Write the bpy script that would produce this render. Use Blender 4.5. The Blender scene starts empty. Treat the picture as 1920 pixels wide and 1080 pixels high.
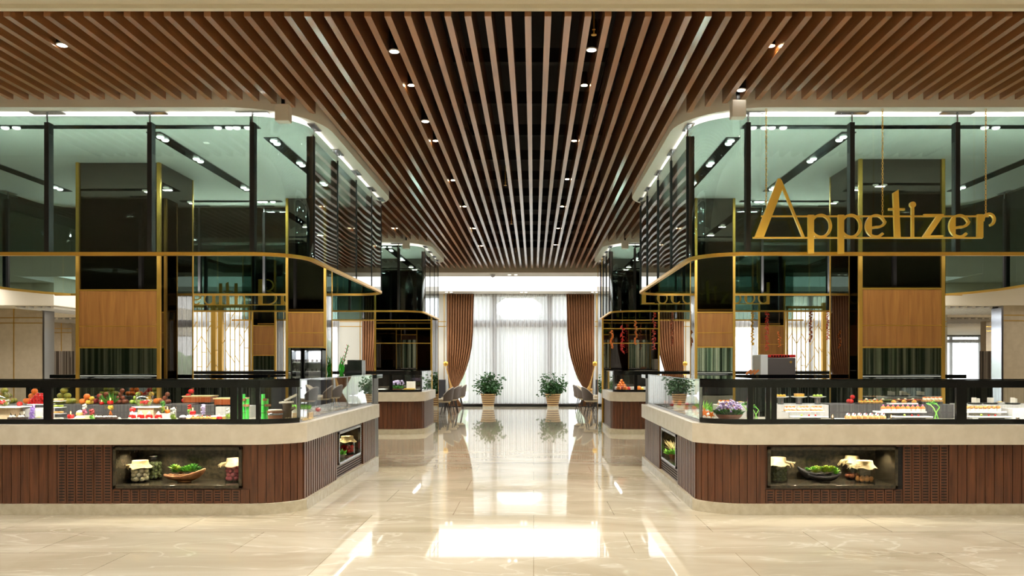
import bpy, math, random
from mathutils import Vector, Matrix
PI = math.pi
random.seed(7)
S = bpy.context.scene
COL = S.collection
F, VX, VY, H = 1514.0, 1000.5, 682.0, 1.5      # focal length in px of a 1920 px frame, vanishing point, eye height

# ---------------------------------------------------------------- camera, world, exposure
cam_d = bpy.data.cameras.new('camera')
cam_d.sensor_width = 36.0
cam_d.lens = 36.0 * F / 1920.0
cam_d.shift_x = (960 - VX) / 1920.0
cam_d.shift_y = (VY - 540) / 1920.0
cam_d.clip_end = 200
cam = bpy.data.objects.new('camera', cam_d); COL.objects.link(cam)
cam.location = (0, 0, H); cam.rotation_euler = (PI / 2, 0, 0)
S.camera = cam
S.view_settings.view_transform = 'Standard'
S.view_settings.look = 'None'
S.view_settings.gamma = 1
S.view_settings.use_curve_mapping = False
S.view_settings.exposure = 0.42
S.cycles.max_bounces = 10
S.cycles.diffuse_bounces = 4
S.cycles.glossy_bounces = 6
S.cycles.transparent_max_bounces = 24
S.cycles.caustics_reflective = False
S.cycles.caustics_refractive = False
S.cycles.sample_clamp_indirect = 4.0
S.cycles.use_denoising = True
w = bpy.data.worlds.new('sky'); S.world = w; w.use_nodes = True
w.node_tree.nodes['Background'].inputs[0].default_value = (0.93, 0.97, 1.0, 1)
w.node_tree.nodes['Background'].inputs[1].default_value = 4.4

def area(name, loc, sx, sy, power, col=(1, 1, 1), rot=(0, 0, 0), spread=180):
    l = bpy.data.lights.new(name, 'AREA'); l.shape = 'RECTANGLE'; l.size = sx; l.size_y = sy
    l.energy = power; l.color = col; l.spread = math.radians(spread)
    o = bpy.data.objects.new(name, l); COL.objects.link(o); o.location = loc; o.rotation_euler = rot
    return o
def spot(name, loc, power, col=(1, .86, .68), ang=75, size=.03, blend=.6):
    l = bpy.data.lights.new(name, 'SPOT'); l.energy = power; l.color = col
    l.spot_size = math.radians(ang); l.spot_blend = blend; l.shadow_soft_size = size
    o = bpy.data.objects.new(name, l); COL.objects.link(o); o.location = loc
    return o
for x in (-6, 0, 6): spot('hall_fill', (x, -6.8, 4.12), 900, (1, .965, .91), 150, .05, .8)  # unseen spots added to light the curtain that the columns mirror
WARM = (1, .90, .76); NEUT = (1, .965, .91); COOL = (.93, .97, 1)
# front fill: unseen spots added to light the hall the photographer stands in
for x in (-8, -4.8, -1.6, 1.6, 4.8, 8):
    for y in (-3.4, -.4, 2.4, 5.2):
        spot('hall_fill', (x, y, 4.12), 195, (1, .985, .955), 118, .05, .8)
# daylight pouring in at the window wall
for x in (-17, -10.5, -4.6, 0, 4.6, 10.5, 17):
    area('daylight', (x, 28.9, 2.0), 5.5, 4.0, 1, COOL, (-PI / 2, 0, 0)).data.cycles.is_portal = True   # guides the sky light, gives none itself
# unseen fill panels added to brighten the dining zones behind the islands
for x in (-17, -11, 11, 17):
    for y in (10, 17, 24):
        area('dining_fill', (x, y, 3.93), 1.0, 1.0, 60, NEUT)

# ---------------------------------------------------------------- materials
def sr(c):
    return tuple(((v / 255.0) / 12.92 if v <= 10 else ((v / 255.0 + .055) / 1.055) ** 2.4) for v in c) + (1,)
MATS = {}
def mat(name, col, rough=.5, metal=0, spec=.5, coat=0, emit=0, bump=0, bscale=40, var=0, vscale=5, col2=None, stretch=(1, 1, 1), ior=1.5, coat_r=.05):
    m = bpy.data.materials.new(name); m.use_nodes = True
    nt = m.node_tree; b = nt.nodes['Principled BSDF']
    b.inputs['Base Color'].default_value = sr(col); b.inputs['Roughness'].default_value = rough
    b.inputs['Metallic'].default_value = metal; b.inputs['Specular IOR Level'].default_value = spec
    b.inputs['Coat Weight'].default_value = coat; b.inputs['Coat Roughness'].default_value = coat_r
    b.inputs['IOR'].default_value = ior
    if emit:
        b.inputs['Emission Color'].default_value = sr(col); b.inputs['Emission Strength'].default_value = emit
    if col2 is not None or bump:
        tc = nt.nodes.new('ShaderNodeTexCoord'); mp = nt.nodes.new('ShaderNodeMapping')
        mp.inputs['Scale'].default_value = stretch
        nt.links.new(tc.outputs['Object'], mp.inputs['Vector'])
    if col2 is not None:
        n = nt.nodes.new('ShaderNodeTexNoise'); n.inputs['Scale'].default_value = vscale; n.inputs['Detail'].default_value = 6
        nt.links.new(mp.outputs[0], n.inputs['Vector'])
        r = nt.nodes.new('ShaderNodeValToRGB')
        r.color_ramp.elements[0].position = .35; r.color_ramp.elements[0].color = sr(col)
        r.color_ramp.elements[1].position = .68; r.color_ramp.elements[1].color = sr(col2)
        nt.links.new(n.outputs[0], r.inputs[0]); nt.links.new(r.outputs[0], b.inputs['Base Color'])
    if bump:
        n2 = nt.nodes.new('ShaderNodeTexNoise'); n2.inputs['Scale'].default_value = bscale
        nt.links.new(mp.outputs[0], n2.inputs['Vector'])
        bp = nt.nodes.new('ShaderNodeBump'); bp.inputs['Strength'].default_value = bump; bp.inputs['Distance'].default_value = .01
        nt.links.new(n2.outputs[0], bp.inputs['Height']); nt.links.new(bp.outputs[0], b.inputs['Normal'])
    MATS[name] = m
    return m
def stripes(name, cols, scale, rough=.3, metal=0):
    m = mat(name, cols[0], rough, metal); nt = m.node_tree; b = nt.nodes['Principled BSDF']
    tc = nt.nodes.new('ShaderNodeTexCoord'); mp = nt.nodes.new('ShaderNodeMapping'); mp.inputs['Scale'].default_value = (scale, .02, .02)
    n = nt.nodes.new('ShaderNodeTexNoise'); n.inputs['Scale'].default_value = 1; n.inputs['Detail'].default_value = 2
    r = nt.nodes.new('ShaderNodeValToRGB'); r.color_ramp.interpolation = 'CONSTANT'; e = r.color_ramp.elements
    e[0].position = 0; e[0].color = sr(cols[0]); e[1].position = .42; e[1].color = sr(cols[1])
    for k, c in enumerate(cols[2:]): q = e.new(.48 + k * .055); q.color = sr(c)
    nt.links.new(tc.outputs['Object'], mp.inputs[0]); nt.links.new(mp.outputs[0], n.inputs['Vector'])
    nt.links.new(n.outputs[0], r.inputs[0]); nt.links.new(r.outputs[0], b.inputs['Base Color'])
def glassy(name, tint, f0, gloss=(1, 1, 1), rough=.0, power=5.0, fmax=1.0):
    """sheet glass: tinted see-through mixed with a mirror that grows towards grazing angles"""
    m = bpy.data.materials.new(name); m.use_nodes = True; nt = m.node_tree
    nt.nodes.remove(nt.nodes['Principled BSDF']); out = nt.nodes['Material Output']
    t = nt.nodes.new('ShaderNodeBsdfTransparent'); t.inputs[0].default_value = tuple(tint) + (1,)
    g = nt.nodes.new('ShaderNodeBsdfGlossy'); g.inputs['Color'].default_value = tuple(gloss) + (1,); g.inputs['Roughness'].default_value = rough
    lw = nt.nodes.new('ShaderNodeLayerWeight'); lw.inputs[0].default_value = .5
    p = nt.nodes.new('ShaderNodeMath'); p.operation = 'POWER'; p.inputs[1].default_value = power
    nt.links.new(lw.outputs['Facing'], p.inputs[0])
    a = nt.nodes.new('ShaderNodeMath'); a.operation = 'MULTIPLY_ADD'; a.inputs[1].default_value = fmax - f0; a.inputs[2].default_value = f0
    nt.links.new(p.outputs[0], a.inputs[0])
    mx = nt.nodes.new('ShaderNodeMixShader')
    nt.links.new(a.outputs[0], mx.inputs[0]); nt.links.new(t.outputs[0], mx.inputs[1]); nt.links.new(g.outputs[0], mx.inputs[2])
    nt.links.new(mx.outputs[0], out.inputs[0])
    MATS[name] = m
    return m
def wood(name, c1, c2, rough=.4, scale=3, coat=0, axis='z', spec=.5, coat_r=.03):
    m = bpy.data.materials.new(name); m.use_nodes = True; nt = m.node_tree; b = nt.nodes['Principled BSDF']
    tc = nt.nodes.new('ShaderNodeTexCoord'); mp = nt.nodes.new('ShaderNodeMapping')
    s = {'z': (9, 9, .6), 'y': (9, .5, 9), 'x': (.5, 9, 9)}[axis]
    mp.inputs['Scale'].default_value = s
    nt.links.new(tc.outputs['Object'], mp.inputs['Vector'])
    n = nt.nodes.new('ShaderNodeTexNoise'); n.inputs['Scale'].default_value = scale; n.inputs['Detail'].default_value = 8; n.inputs['Distortion'].default_value = .8
    nt.links.new(mp.outputs[0], n.inputs['Vector'])
    r = nt.nodes.new('ShaderNodeValToRGB')
    r.color_ramp.elements[0].position = .3; r.color_ramp.elements[0].color = sr(c1)
    r.color_ramp.elements[1].position = .72; r.color_ramp.elements[1].color = sr(c2)
    nt.links.new(n.outputs[0], r.inputs[0]); nt.links.new(r.outputs[0], b.inputs['Base Color'])
    b.inputs['Roughness'].default_value = rough; b.inputs['Coat Weight'].default_value = coat; b.inputs['Coat Roughness'].default_value = coat_r
    b.inputs['Specular IOR Level'].default_value = spec
    MATS[name] = m
    return m
def marble(name):
    m = bpy.data.materials.new(name); m.use_nodes = True; nt = m.node_tree; b = nt.nodes['Principled BSDF']; L = nt.links.new
    tc = nt.nodes.new('ShaderNodeTexCoord')
    def mapped(scale, rz):
        mp = nt.nodes.new('ShaderNodeMapping'); mp.inputs['Scale'].default_value = scale; mp.inputs['Rotation'].default_value = (0, 0, rz)
        L(tc.outputs['Object'], mp.inputs[0]); return mp
    n1 = nt.nodes.new('ShaderNodeTexNoise'); n1.inputs['Scale'].default_value = .55; n1.inputs['Detail'].default_value = 9; n1.inputs['Roughness'].default_value = .62; n1.inputs['Distortion'].default_value = 1.1
    L(mapped((.8, 2.2, 1), .25).outputs[0], n1.inputs['Vector'])
    r1 = nt.nodes.new('ShaderNodeValToRGB'); e = r1.color_ramp.elements
    e[0].position = .3; e[0].color = sr((168, 156, 134)); e[1].position = .72; e[1].color = sr((204, 195, 177))
    L(n1.outputs[0], r1.inputs[0])
    n2 = nt.nodes.new('ShaderNodeTexNoise'); n2.inputs['Scale'].default_value = .9; n2.inputs['Detail'].default_value = 7; n2.inputs['Distortion'].default_value = .7
    L(mapped((.8, 2.2, 1), -.5).outputs[0], n2.inputs['Vector'])
    mr = nt.nodes.new('ShaderNodeValToRGB'); e = mr.color_ramp.elements
    e[0].position = .485; e[0].color = (0, 0, 0, 1); e[1].position = .5; e[1].color = (1, 1, 1, 1)
    x = e.new(.515); x.color = (0, 0, 0, 1)
    L(n2.outputs[0], mr.inputs[0])
    mx = nt.nodes.new('ShaderNodeMix'); mx.data_type = 'RGBA'
    ms = nt.nodes.new('ShaderNodeMath'); ms.operation = 'MULTIPLY'; ms.inputs[1].default_value = .3
    L(mr.outputs[0], ms.inputs[0]); L(ms.outputs[0], mx.inputs[0]); L(r1.outputs[0], mx.inputs[6]); mx.inputs[7].default_value = sr((238, 232, 218))
    br = nt.nodes.new('ShaderNodeTexBrick'); br.inputs['Color1'].default_value = (1, 1, 1, 1); br.inputs['Color2'].default_value = (.90, .89, .86, 1); br.inputs['Mortar'].default_value = (.52, .46, .38, 1)
    br.inputs['Scale'].default_value = 1; br.inputs['Mortar Size'].default_value = .0022; br.inputs['Brick Width'].default_value = 1.6; br.inputs['Row Height'].default_value = .8; br.inputs['Mortar Smooth'].default_value = 0
    L(mapped((1, 1, 1), 0).outputs[0], br.inputs['Vector'])
    mm = nt.nodes.new('ShaderNodeMix'); mm.data_type = 'RGBA'; mm.blend_type = 'MULTIPLY'; mm.inputs[0].default_value = 1
    L(mx.outputs[2], mm.inputs[6]); L(br.outputs['Color'], mm.inputs[7]); L(mm.outputs[2], b.inputs['Base Color'])
    b.inputs['Roughness'].default_value = .03; b.inputs['IOR'].default_value = 1.75
    MATS[name] = m
    return m
marble('marble')
mat('quartz', (212, 202, 182), .22, col2=(222, 213, 195), vscale=9)
mat('plinth_stone', (190, 180, 155), .18, col2=(206, 198, 176), vscale=14)
wood('walnut', (66, 38, 24), (108, 66, 42), .3, 3)
wood('slat_wood', (134, 86, 48), (162, 108, 64), .36, 2, axis='y', coat=1, coat_r=.16)
wood('oak', (126, 82, 38), (160, 110, 56), .3, 2.2, coat=.35)
wood('pale_wood', (205, 175, 135), (228, 204, 168), .5, 3, axis='x')
mat('brass', (236, 188, 88), .32, .85)
mat('gold_paint', (242, 198, 82), .35, .15)
mat('black_metal', (12, 12, 12), .25)
mat('steel', (170, 170, 175), .22, 1)
mat('white_paint', (236, 232, 224), .6)
mat('plaster', (238, 228, 206), .6)
mat('soffit_white', (250, 245, 232), .55)
mat('kitchen_ceiling', (232, 236, 232), .7)
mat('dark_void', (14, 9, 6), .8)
stripes('hall_drape', ((60, 86, 62), (190, 205, 180), (70, 90, 70), (214, 222, 200), (84, 96, 72)), 5, .7)
mat('beam_dark', (10, 8, 7), .7)
mat('wall_stone', (196, 180, 152), .45, bump=.25, bscale=9, col2=(206, 191, 164), vscale=6)
mat('wall_pale', (222, 220, 208), .45, bump=.2, bscale=9)
mat('niche_stone', (42, 38, 30), .22, col2=(70, 62, 46), vscale=26)
mat('tier_grey', (74, 72, 72), .4)
mat('black_gloss', (9, 9, 10), .06, coat=.6)
glassy('tint_glass', (.405, .49, .455), .026, power=3.6, fmax=.9)
glassy('clear_glass', (.97, .985, .98), .045, power=4)
glassy('case_glass', (.95, .965, .96), .05, power=3.4)
glassy('bowl_glass', (.985, .992, .988), .05, power=3.4)
mat('luminous', (250, 252, 255), emit=1.7)
mat('mirror_dark', (96, 90, 84), .015, 1)
mat('mirror_clear', (176, 180, 172), .02, 1)
mat('emit_warm', (255, 226, 178), emit=40)
mat('emit_white', (255, 250, 240), emit=9)
mat('strip_glow', (255, 250, 240), emit=1.6)
mat('flame', (255, 190, 90), emit=10)
mat('white_plate', (246, 244, 238), .15, coat=.4)
stripes('screen_stripe', ((58, 52, 48), (140, 132, 122), (70, 60, 52), (160, 150, 140), (66, 56, 46)), 7)
# ---------------------------------------------------------------- mesh helper
class MB:
    def __init__(s): s.v = []; s.f = []
    def add(s, vs, fs):
        n = len(s.v); s.v += [tuple(p) for p in vs]; s.f += [tuple(i + n for i in f) for f in fs]; return s
    def box(s, x0, x1, y0, y1, z0, z1):
        if x0 > x1: x0, x1 = x1, x0
        if y0 > y1: y0, y1 = y1, y0
        return s.add([(x0, y0, z0), (x1, y0, z0), (x1, y1, z0), (x0, y1, z0), (x0, y0, z1), (x1, y0, z1), (x1, y1, z1), (x0, y1, z1)],
                     [(0, 3, 2, 1), (4, 5, 6, 7), (0, 1, 5, 4), (1, 2, 6, 5), (2, 3, 7, 6), (3, 0, 4, 7)])
    def bar(s, a, b, wx, wy=None):
        """rectangular bar between two points"""
        a, b = Vector(a), Vector(b); d = (b - a).normalized(); wy = wy or wx
        up = Vector((0, 0, 1)) if abs(d.z) < .95 else Vector((0, 1, 0))
        sx = d.cross(up).normalized() * wx / 2; sy = sx.cross(d).normalized() * wy / 2
        vs = [p + i * sx + j * sy for p in (a, b) for i, j in ((-1, -1), (1, -1), (1, 1), (-1, 1))]
        return s.add(vs, [(0, 1, 2, 3), (7, 6, 5, 4), (0, 4, 5, 1), (1, 5, 6, 2), (2, 6, 7, 3), (3, 7, 4, 0)])
    def prism(s, poly, z0, z1):
        n = len(poly); vs = [(x, y, z0) for x, y in poly] + [(x, y, z1) for x, y in poly]
        return s.add(vs, [tuple(range(n - 1, -1, -1)), tuple(range(n, 2 * n))] + [(i, (i + 1) % n, (i + 1) % n + n, i + n) for i in range(n)])
    def prism_xz(s, poly, y0, y1):
        n = len(poly); vs = [(x, y0, z) for x, z in poly] + [(x, y1, z) for x, z in poly]
        return s.add(vs, [tuple(range(n)), tuple(range(2 * n - 1, n - 1, -1))] + [(i, i + n, (i + 1) % n + n, (i + 1) % n) for i in range(n)])
    def strip(s, path, inner, z0, z1):
        """wall of constant thickness between two open plan curves"""
        n = len(path); vs = []
        for (a, b) in zip(path, inner): vs += [(a[0], a[1], z0), (a[0], a[1], z1), (b[0], b[1], z1), (b[0], b[1], z0)]
        fs = []
        for i in range(n - 1):
            q = 4 * i
            for k in range(4): fs.append((q + k, q + (k + 1) % 4, q + 4 + (k + 1) % 4, q + 4 + k))
        fs += [(3, 2, 1, 0), (4 * n - 4, 4 * n - 3, 4 * n - 2, 4 * n - 1)]
        return s.add(vs, fs)
    def tube(s, path, r, n=8, cap=True):
        rs = r if isinstance(r, (list, tuple)) else [r] * len(path)
        P = [Vector(p) for p in path]; vs = []; up = None
        for i, p in enumerate(P):
            d = (P[min(i + 1, len(P) - 1)] - P[max(i - 1, 0)]).normalized()
            if up is None: up = Vector((0, 0, 1)) if abs(d.z) < .9 else Vector((1, 0, 0))
            sx = d.cross(up)
            if sx.length < 1e-5: sx = d.cross(Vector((0, 1, 0)))
            sx.normalize(); sy = sx.cross(d).normalized(); up = sy
            for k in range(n):
                a = 2 * PI * k / n; vs.append(p + (sx * math.cos(a) + sy * math.sin(a)) * rs[i])
        fs = [(i * n + k, i * n + (k + 1) % n, (i + 1) * n + (k + 1) % n, (i + 1) * n + k) for i in range(len(P) - 1) for k in range(n)]
        if cap: fs += [tuple(range(n - 1, -1, -1)), tuple(range((len(P) - 1) * n, len(P) * n))]
        return s.add(vs, fs)
    def lathe(s, prof, c=(0, 0, 0), n=20, sx=1, sy=1):
        vs = []; m = len(prof)
        for r, z in prof:
            for k in range(n):
                a = 2 * PI * k / n; vs.append((c[0] + r * math.cos(a) * sx, c[1] + r * math.sin(a) * sy, c[2] + z))
        fs = [(i * n + k, i * n + (k + 1) % n, (i + 1) * n + (k + 1) % n, (i + 1) * n + k) for i in range(m - 1) for k in range(n)]
        if prof[0][0] > 1e-4: fs.append(tuple(range(n - 1, -1, -1)))
        if prof[-1][0] > 1e-4: fs.append(tuple(range((m - 1) * n, m * n)))
        return s.add(vs, fs)
    def ball(s, c, rx, ry=None, rz=None, n=10, m=7):
        ry = rx if ry is None else ry; rz = rx if rz is None else rz
        vs = [(c[0], c[1], c[2] - rz)]
        for i in range(1, m):
            t = PI * i / m
            for k in range(n):
                a = 2 * PI * k / n; vs.append((c[0] + rx * math.sin(t) * math.cos(a), c[1] + ry * math.sin(t) * math.sin(a), c[2] - rz * math.cos(t)))
        vs.append((c[0], c[1], c[2] + rz)); top = len(vs) - 1
        fs = [(0, 1 + (k + 1) % n, 1 + k) for k in range(n)]
        for i in range(m - 2):
            for k in range(n): fs.append((1 + i * n + k, 1 + i * n + (k + 1) % n, 1 + (i + 1) * n + (k + 1) % n, 1 + (i + 1) * n + k))
        fs += [(top, 1 + (m - 2) * n + k, 1 + (m - 2) * n + (k + 1) % n) for k in range(n)]
        return s.add(vs, fs)
    def blade(s, a, b, wd, bend=.02, side=None):
        """leaf or petal: a folded diamond with thickness at the fold"""
        a, b = Vector(a), Vector(b); d = b - a
        sd = Vector(side) if side is not None else d.cross(Vector((random.uniform(-1, 1), random.uniform(-1, 1), .3)))
        if sd.length < 1e-6: sd = Vector((1, 0, 0))
        sd = sd.normalized() * wd / 2; nn = d.cross(sd).normalized() * bend
        m1 = a + d * .35; m2 = a + d * .72
        return s.add([a, m1 + sd + nn, m2 + sd * .75 + nn, b, m2 - sd * .75 + nn, m1 - sd + nn, m1, m2],
                     [(0, 1, 6), (1, 2, 7, 6), (2, 3, 7), (0, 6, 5), (6, 7, 4, 5), (7, 3, 4)])
    def ring(s, c, R, r, axis='y', el=1.0, n=12, m=5):
        vs = []
        for i in range(n):
            a = 2 * PI * i / n
            for k in range(m):
                b = 2 * PI * k / m; q = R + r * math.cos(b)
                u, v, t = q * math.cos(a), (q + (el - 1) * R) * math.sin(a), r * math.sin(b)
                vs.append({'y': (c[0] + u, c[1] + t, c[2] + v), 'x': (c[0] + t, c[1] + u, c[2] + v), 'z': (c[0] + u, c[1] + v, c[2] + t)}[axis])
        return s.add(vs, [(i * m + k, ((i + 1) % n) * m + k, ((i + 1) % n) * m + (k + 1) % m, i * m + (k + 1) % m) for i in range(n) for k in range(m)])
    def build(s, name, m, parent=None, smooth=0, bevel=0):
        off = parent.location if parent is not None else Vector((0, 0, 0))
        gp = parent.parent if parent is not None else None
        if gp is not None: off = off + gp.location
        me = bpy.data.meshes.new(name)
        me.from_pydata([tuple(Vector(p) - off) for p in s.v], [], s.f)
        me.validate(); me.update()
        me.materials.append(MATS[m] if isinstance(m, str) else m)
        if smooth:
            me.shade_smooth(); me.set_sharp_from_angle(angle=math.radians(smooth))
        o = bpy.data.objects.new(name, me); COL.objects.link(o)
        if parent is not None: o.parent = parent
        if bevel:
            b = o.modifiers.new('bevel', 'BEVEL'); b.width = bevel; b.segments = 2; b.limit_method = 'ANGLE'; b.angle_limit = .6
        return o
def fixn(o):
    import bmesh
    bm = bmesh.new(); bm.from_mesh(o.data); bmesh.ops.recalc_face_normals(bm, faces=bm.faces); bm.to_mesh(o.data); bm.free(); return o
def thing(name, label, cat, loc=(0, 0, 0), rz=0, group=None):
    o = bpy.data.objects.new(name, None); o.empty_display_size = .05; COL.objects.link(o)
    o.location = loc; o.rotation_euler = (0, 0, rz); o['label'] = label; o['category'] = cat
    if group: o['group'] = group
    return o
def tag(o, label, cat, group=None):
    o['label'] = label; o['category'] = cat
    if group: o['group'] = group
    return o
def struct(name, mb, m, parent=None, smooth=0):
    o = mb.build(name, m, parent, smooth)
    if parent is None: o['kind'] = 'structure'
    return o
def dup(root, loc, rz=0, label=None, group=None, sc=None, cat=None):
    def cp(o, par):
        c = o.copy(); COL.objects.link(c)
        if par is not None: c.parent = par
        for ch in [q for q in KIDS.get(o.name, [])]: cp(ch, c)
        return c
    if root.name not in KIDS:
        def walk(o):
            KIDS[o.name] = list(o.children)
            for q in o.children: walk(q)
        walk(root)
    r = cp(root, None)
    r.location = loc; r.rotation_euler = (0, 0, rz)
    if label: r['label'] = label
    if group: r['group'] = group
    if cat: r['category'] = cat
    if sc: r.scale = (sc, sc, sc) if not isinstance(sc, tuple) else sc
    return r
KIDS = {}
class Kind:
    """the first placement moves the prototype itself, the later ones copy it"""
    def __init__(s, root): s.root = root; s.used = False
    def at(s, loc, rz=0, label=None, group=None, sc=None, cat=None):
        if not s.used:
            s.used = True; r = s.root; s.proto_loc = True
            r.location = loc; r.rotation_euler = (0, 0, rz)
            if label: r['label'] = label
            if group: r['group'] = group
            if cat: r['category'] = cat
            if sc: r.scale = (sc, sc, sc) if not isinstance(sc, tuple) else sc
            return r
        r = dup(s.root, loc, rz, label, group, sc or 1.0, cat)
        if group is None and 'group' in r.keys() and label: del r['group']
        return r
def X_at(px, Y): return (px - VX) * Y / F
def Z_at(py, Y): return H - (py - VY) * Y / F
def mbx(*a): return MB().box(*a)
# ================================================================ room shell
ZS = 4.01                                   # underside of the island soffits
YN, YE, YW = 5.98, 21.9, 28.4               # near end and far end of the slats, window wall
struct('floor', mbx(-30, 30, -9, 53, -.2, 0), 'marble')
t = MB().box(-5, 5, 12.19, 12.22, 0, .0015); tag(t.build('floor_seam', 'steel'), 'thin metal joint strip set across the marble floor of the aisle', 'floor strip')
struct('ceiling', mbx(-30, 30, -9, YN, 4.14, 4.9), 'plaster')
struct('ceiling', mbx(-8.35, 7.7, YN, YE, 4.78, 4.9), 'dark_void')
struct('ceiling', mbx(-14.5, 12.2, YE, 22.9, 3.97, 4.9), 'white_paint')
struct('ceiling', mbx(-14.5, 12.2, 22.9, 27.3, 4.15, 4.9), 'white_paint')
tag(mbx(-14.2, 12.0, 22.95, 27.25, 4.10, 4.145).build('luminous_ceiling_panel', 'luminous'), 'brilliant white backlit ceiling panel before the window wall', 'ceiling panel')
struct('ceiling', mbx(-14.5, 12.2, 27.3, YW + .3, 3.95, 4.9), 'white_paint')
for s, a in ((-1, 8.35), (1, 7.7)):
    struct('ceiling', mbx(s * a, s * 14.5, YN, YE, 3.95, 4.9), 'white_paint')
    q_ = 14.5 if s < 0 else 12.2
    struct('ceiling', mbx(s * q_, s * 30, YE if s > 0 else YN, 24.4, 3.95, 4.9), 'white_paint')
    if s > 0: struct('ceiling', mbx(14.5, 30, YN, YE, 3.95, 4.9), 'white_paint')
    struct('ceiling', mbx(s * q_, s * 30, 24.4, 53, 3.27, 4.9), 'plaster')
struct('wall_near', mbx(-30, 30, -9.2, -9, 0, 4.9), 'walnut')
struct('wall_left', mbx(-30.2, -30, -9, 53, 0, 4.9), 'wall_stone')
struct('wall_right', mbx(30, 30.2, -9, 53, 0, 4.9), 'wall_stone')
# cream nosing where the plaster of the hall meets the slats
struct('trim_1', mbx(-14, 14, YN - .05, YN, 4.11, 4.14), 'plaster')
# joists above the slats
for i in range(12):
    y = 6.75 + i * 1.28
    tag(MB().box(-8.3, 7.65, y, y + .09, 4.5, 4.64).build('ceiling_joist', 'beam_dark'), 'dark joist above the ceiling slats, %s from the front' % ('first', 'second', 'third', 'fourth', 'fifth', 'sixth', 'seventh', 'eighth', 'ninth', 'tenth', 'eleventh', 'twelfth')[i], 'joist', 'joists above the slats')
struct('trim_2', mbx(-8.3, 7.7, YE - .01, YE + .0, 3.97, 4.4), 'plaster')

# ---------------------------------------------------------------- plan curve of an island
def plan(Xa, s, Y0, Y1, R, L, d=0.0, n=10, closed=False):
    p = [(L, Y0 - d)]
    for i in range(n + 1):
        a = PI / 2 * i / n
        p.append((R - (R + d) * math.sin(a), Y0 + R - (R + d) * math.cos(a)))
    for i in range(n + 1):
        a = PI / 2 * i / n
        p.append((R - (R + d) * math.cos(a), Y1 - R + (R + d) * math.sin(a)))
    p.append((L, Y1 + d))
    return [(Xa + s * u, y) for u, y in p]
ISL = {  # side: sign, aisle plane, far edge of island
    'left': (-1, -2.33, 5.25), 'right': (1, 1.63, 5.15)}
RINGS = [(8.05, 12.8), (16.8, 20.3)]
def edge_end(x, first, last):
    """how far a slat at x may run before it meets a soffit face"""
    out = []
    y = YN
    for (a, b) in RINGS:
        for side, (s, Xa, L) in ISL.items():
            u = (x - Xa) * s
            if u > -.16:
                Rr = .7; d = .15
                if u < Rr:
                    q = max(0, (Rr + d) ** 2 - (Rr - u) ** 2) ** .5
                    out.append((a + Rr - q, b - Rr + q))
                else:
                    out.append((a - d, b + d))
    return out
SLW = .05
KS = {}
for n in range(-55, 52):
    x = -.0417 + .1492 * n
    if not (-8.3 < x < 7.65): continue
    segs = []; y = YN + .03
    outs = sorted(edge_end(x, 0, 0))
    for (a, b) in outs:
        segs.append((y, a)); y = b
    segs.append((y, YE - .01))
    for k, (a, b) in enumerate(segs):
        if k == 0 and len(segs) > 1 and (x < -5.45 or x > 5.0): continue
        if b - a < .05: continue
        o = MB().box(x - SLW / 2, x + SLW / 2, a, b, 4.085, 4.36).build('ceiling_slat', 'slat_wood')
        side = 'left' if x < 0 else 'right'
        if len(segs) == 1: tag(o, 'long wooden ceiling slat running the whole aisle to the windows', 'ceiling slat', 'slats over the aisle')
        elif k == 0: tag(o, 'brown wooden ceiling slat ending at the cream soffit of the near %s island' % side, 'ceiling slat', 'slats before the near %s island' % side)
        elif k == 1: tag(o, 'wooden ceiling slat between the near and far %s islands' % side, 'ceiling slat', 'slats between the %s islands' % side)
        else: tag(o, 'short wooden ceiling slat behind the far %s island' % side, 'ceiling slat', 'slats behind the far %s island' % side)

# ---------------------------------------------------------------- soffits with black track channels
for ri, (Y0, Y1) in enumerate(RINGS):
    for side, (s, Xa, L) in ISL.items():
        o = fixn(struct('ceiling', MB().prism(plan(Xa, s, Y0, Y1, .7, L + .15, .15), ZS, 4.79), 'soffit_white', smooth=30))
# window wall
PIERS = [(-14.5, -13.6), (-11.4, -10.9), (-9.0, -8.75), (-6.84, -5.97), (-3.44, -3.02), (2.1, 2.45), (5.22, 5.9), (8.1, 8.6), (10.9, 11.4), (13.6, 14.5)]
wb = MB()
for i, (a, b) in enumerate(PIERS):
    p = MB().box(a, b, YW - .05, YW + .3, 0, 3.95)
    o = struct('wall_back', p, 'wall_pale')
    if b - a > .3:
        g = MB()
        for z in (2.98, 2.81): g.box(a, b, YW - .056, YW - .05, z - .012, z + .012)
        xm = b - .12 if a < 0 else a + .12
        g.box(xm - .012, xm + .012, YW - .056, YW - .05, 0, 3.95)
        struct('trim_%d' % (3 + i), g, 'brass', parent=o)
    struct('baseboard_back', mbx(a, b, YW - .075, YW - .05, 0, .16), 'black_gloss', parent=o)
mat('window_frame', (96, 78, 64), .4)
wi = 0
for i in range(len(PIERS) - 1):
    a, b = PIERS[i][1], PIERS[i + 1][0]; wi += 1
    f = MB()
    f.box(a, b, YW, YW + .12, 2.79, 3.04); f.box(a, b, YW, YW + .12, 3.87, 3.95); f.box(a, b, YW, YW + .12, 0, .12)
    f.box(a, a + .07, YW, YW + .12, .12, 3.87); f.box(b - .07, b, YW, YW + .12, .12, 3.87)
    ms = [(-1.49, -1.30), (.47, .66)] if i == 4 else [((a + b) / 2 - .08, (a + b) / 2 + .08)]
    for m0, m1 in ms: f.box(m0, m1, YW - .02, YW + .14, .12, 3.87)
    root = struct('window_%d' % wi, f, 'window_frame')
    struct('window_pane', mbx(a + .05, b - .05, YW + .05, YW + .062, .1, 3.9), 'clear_glass', parent=root)
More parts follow.
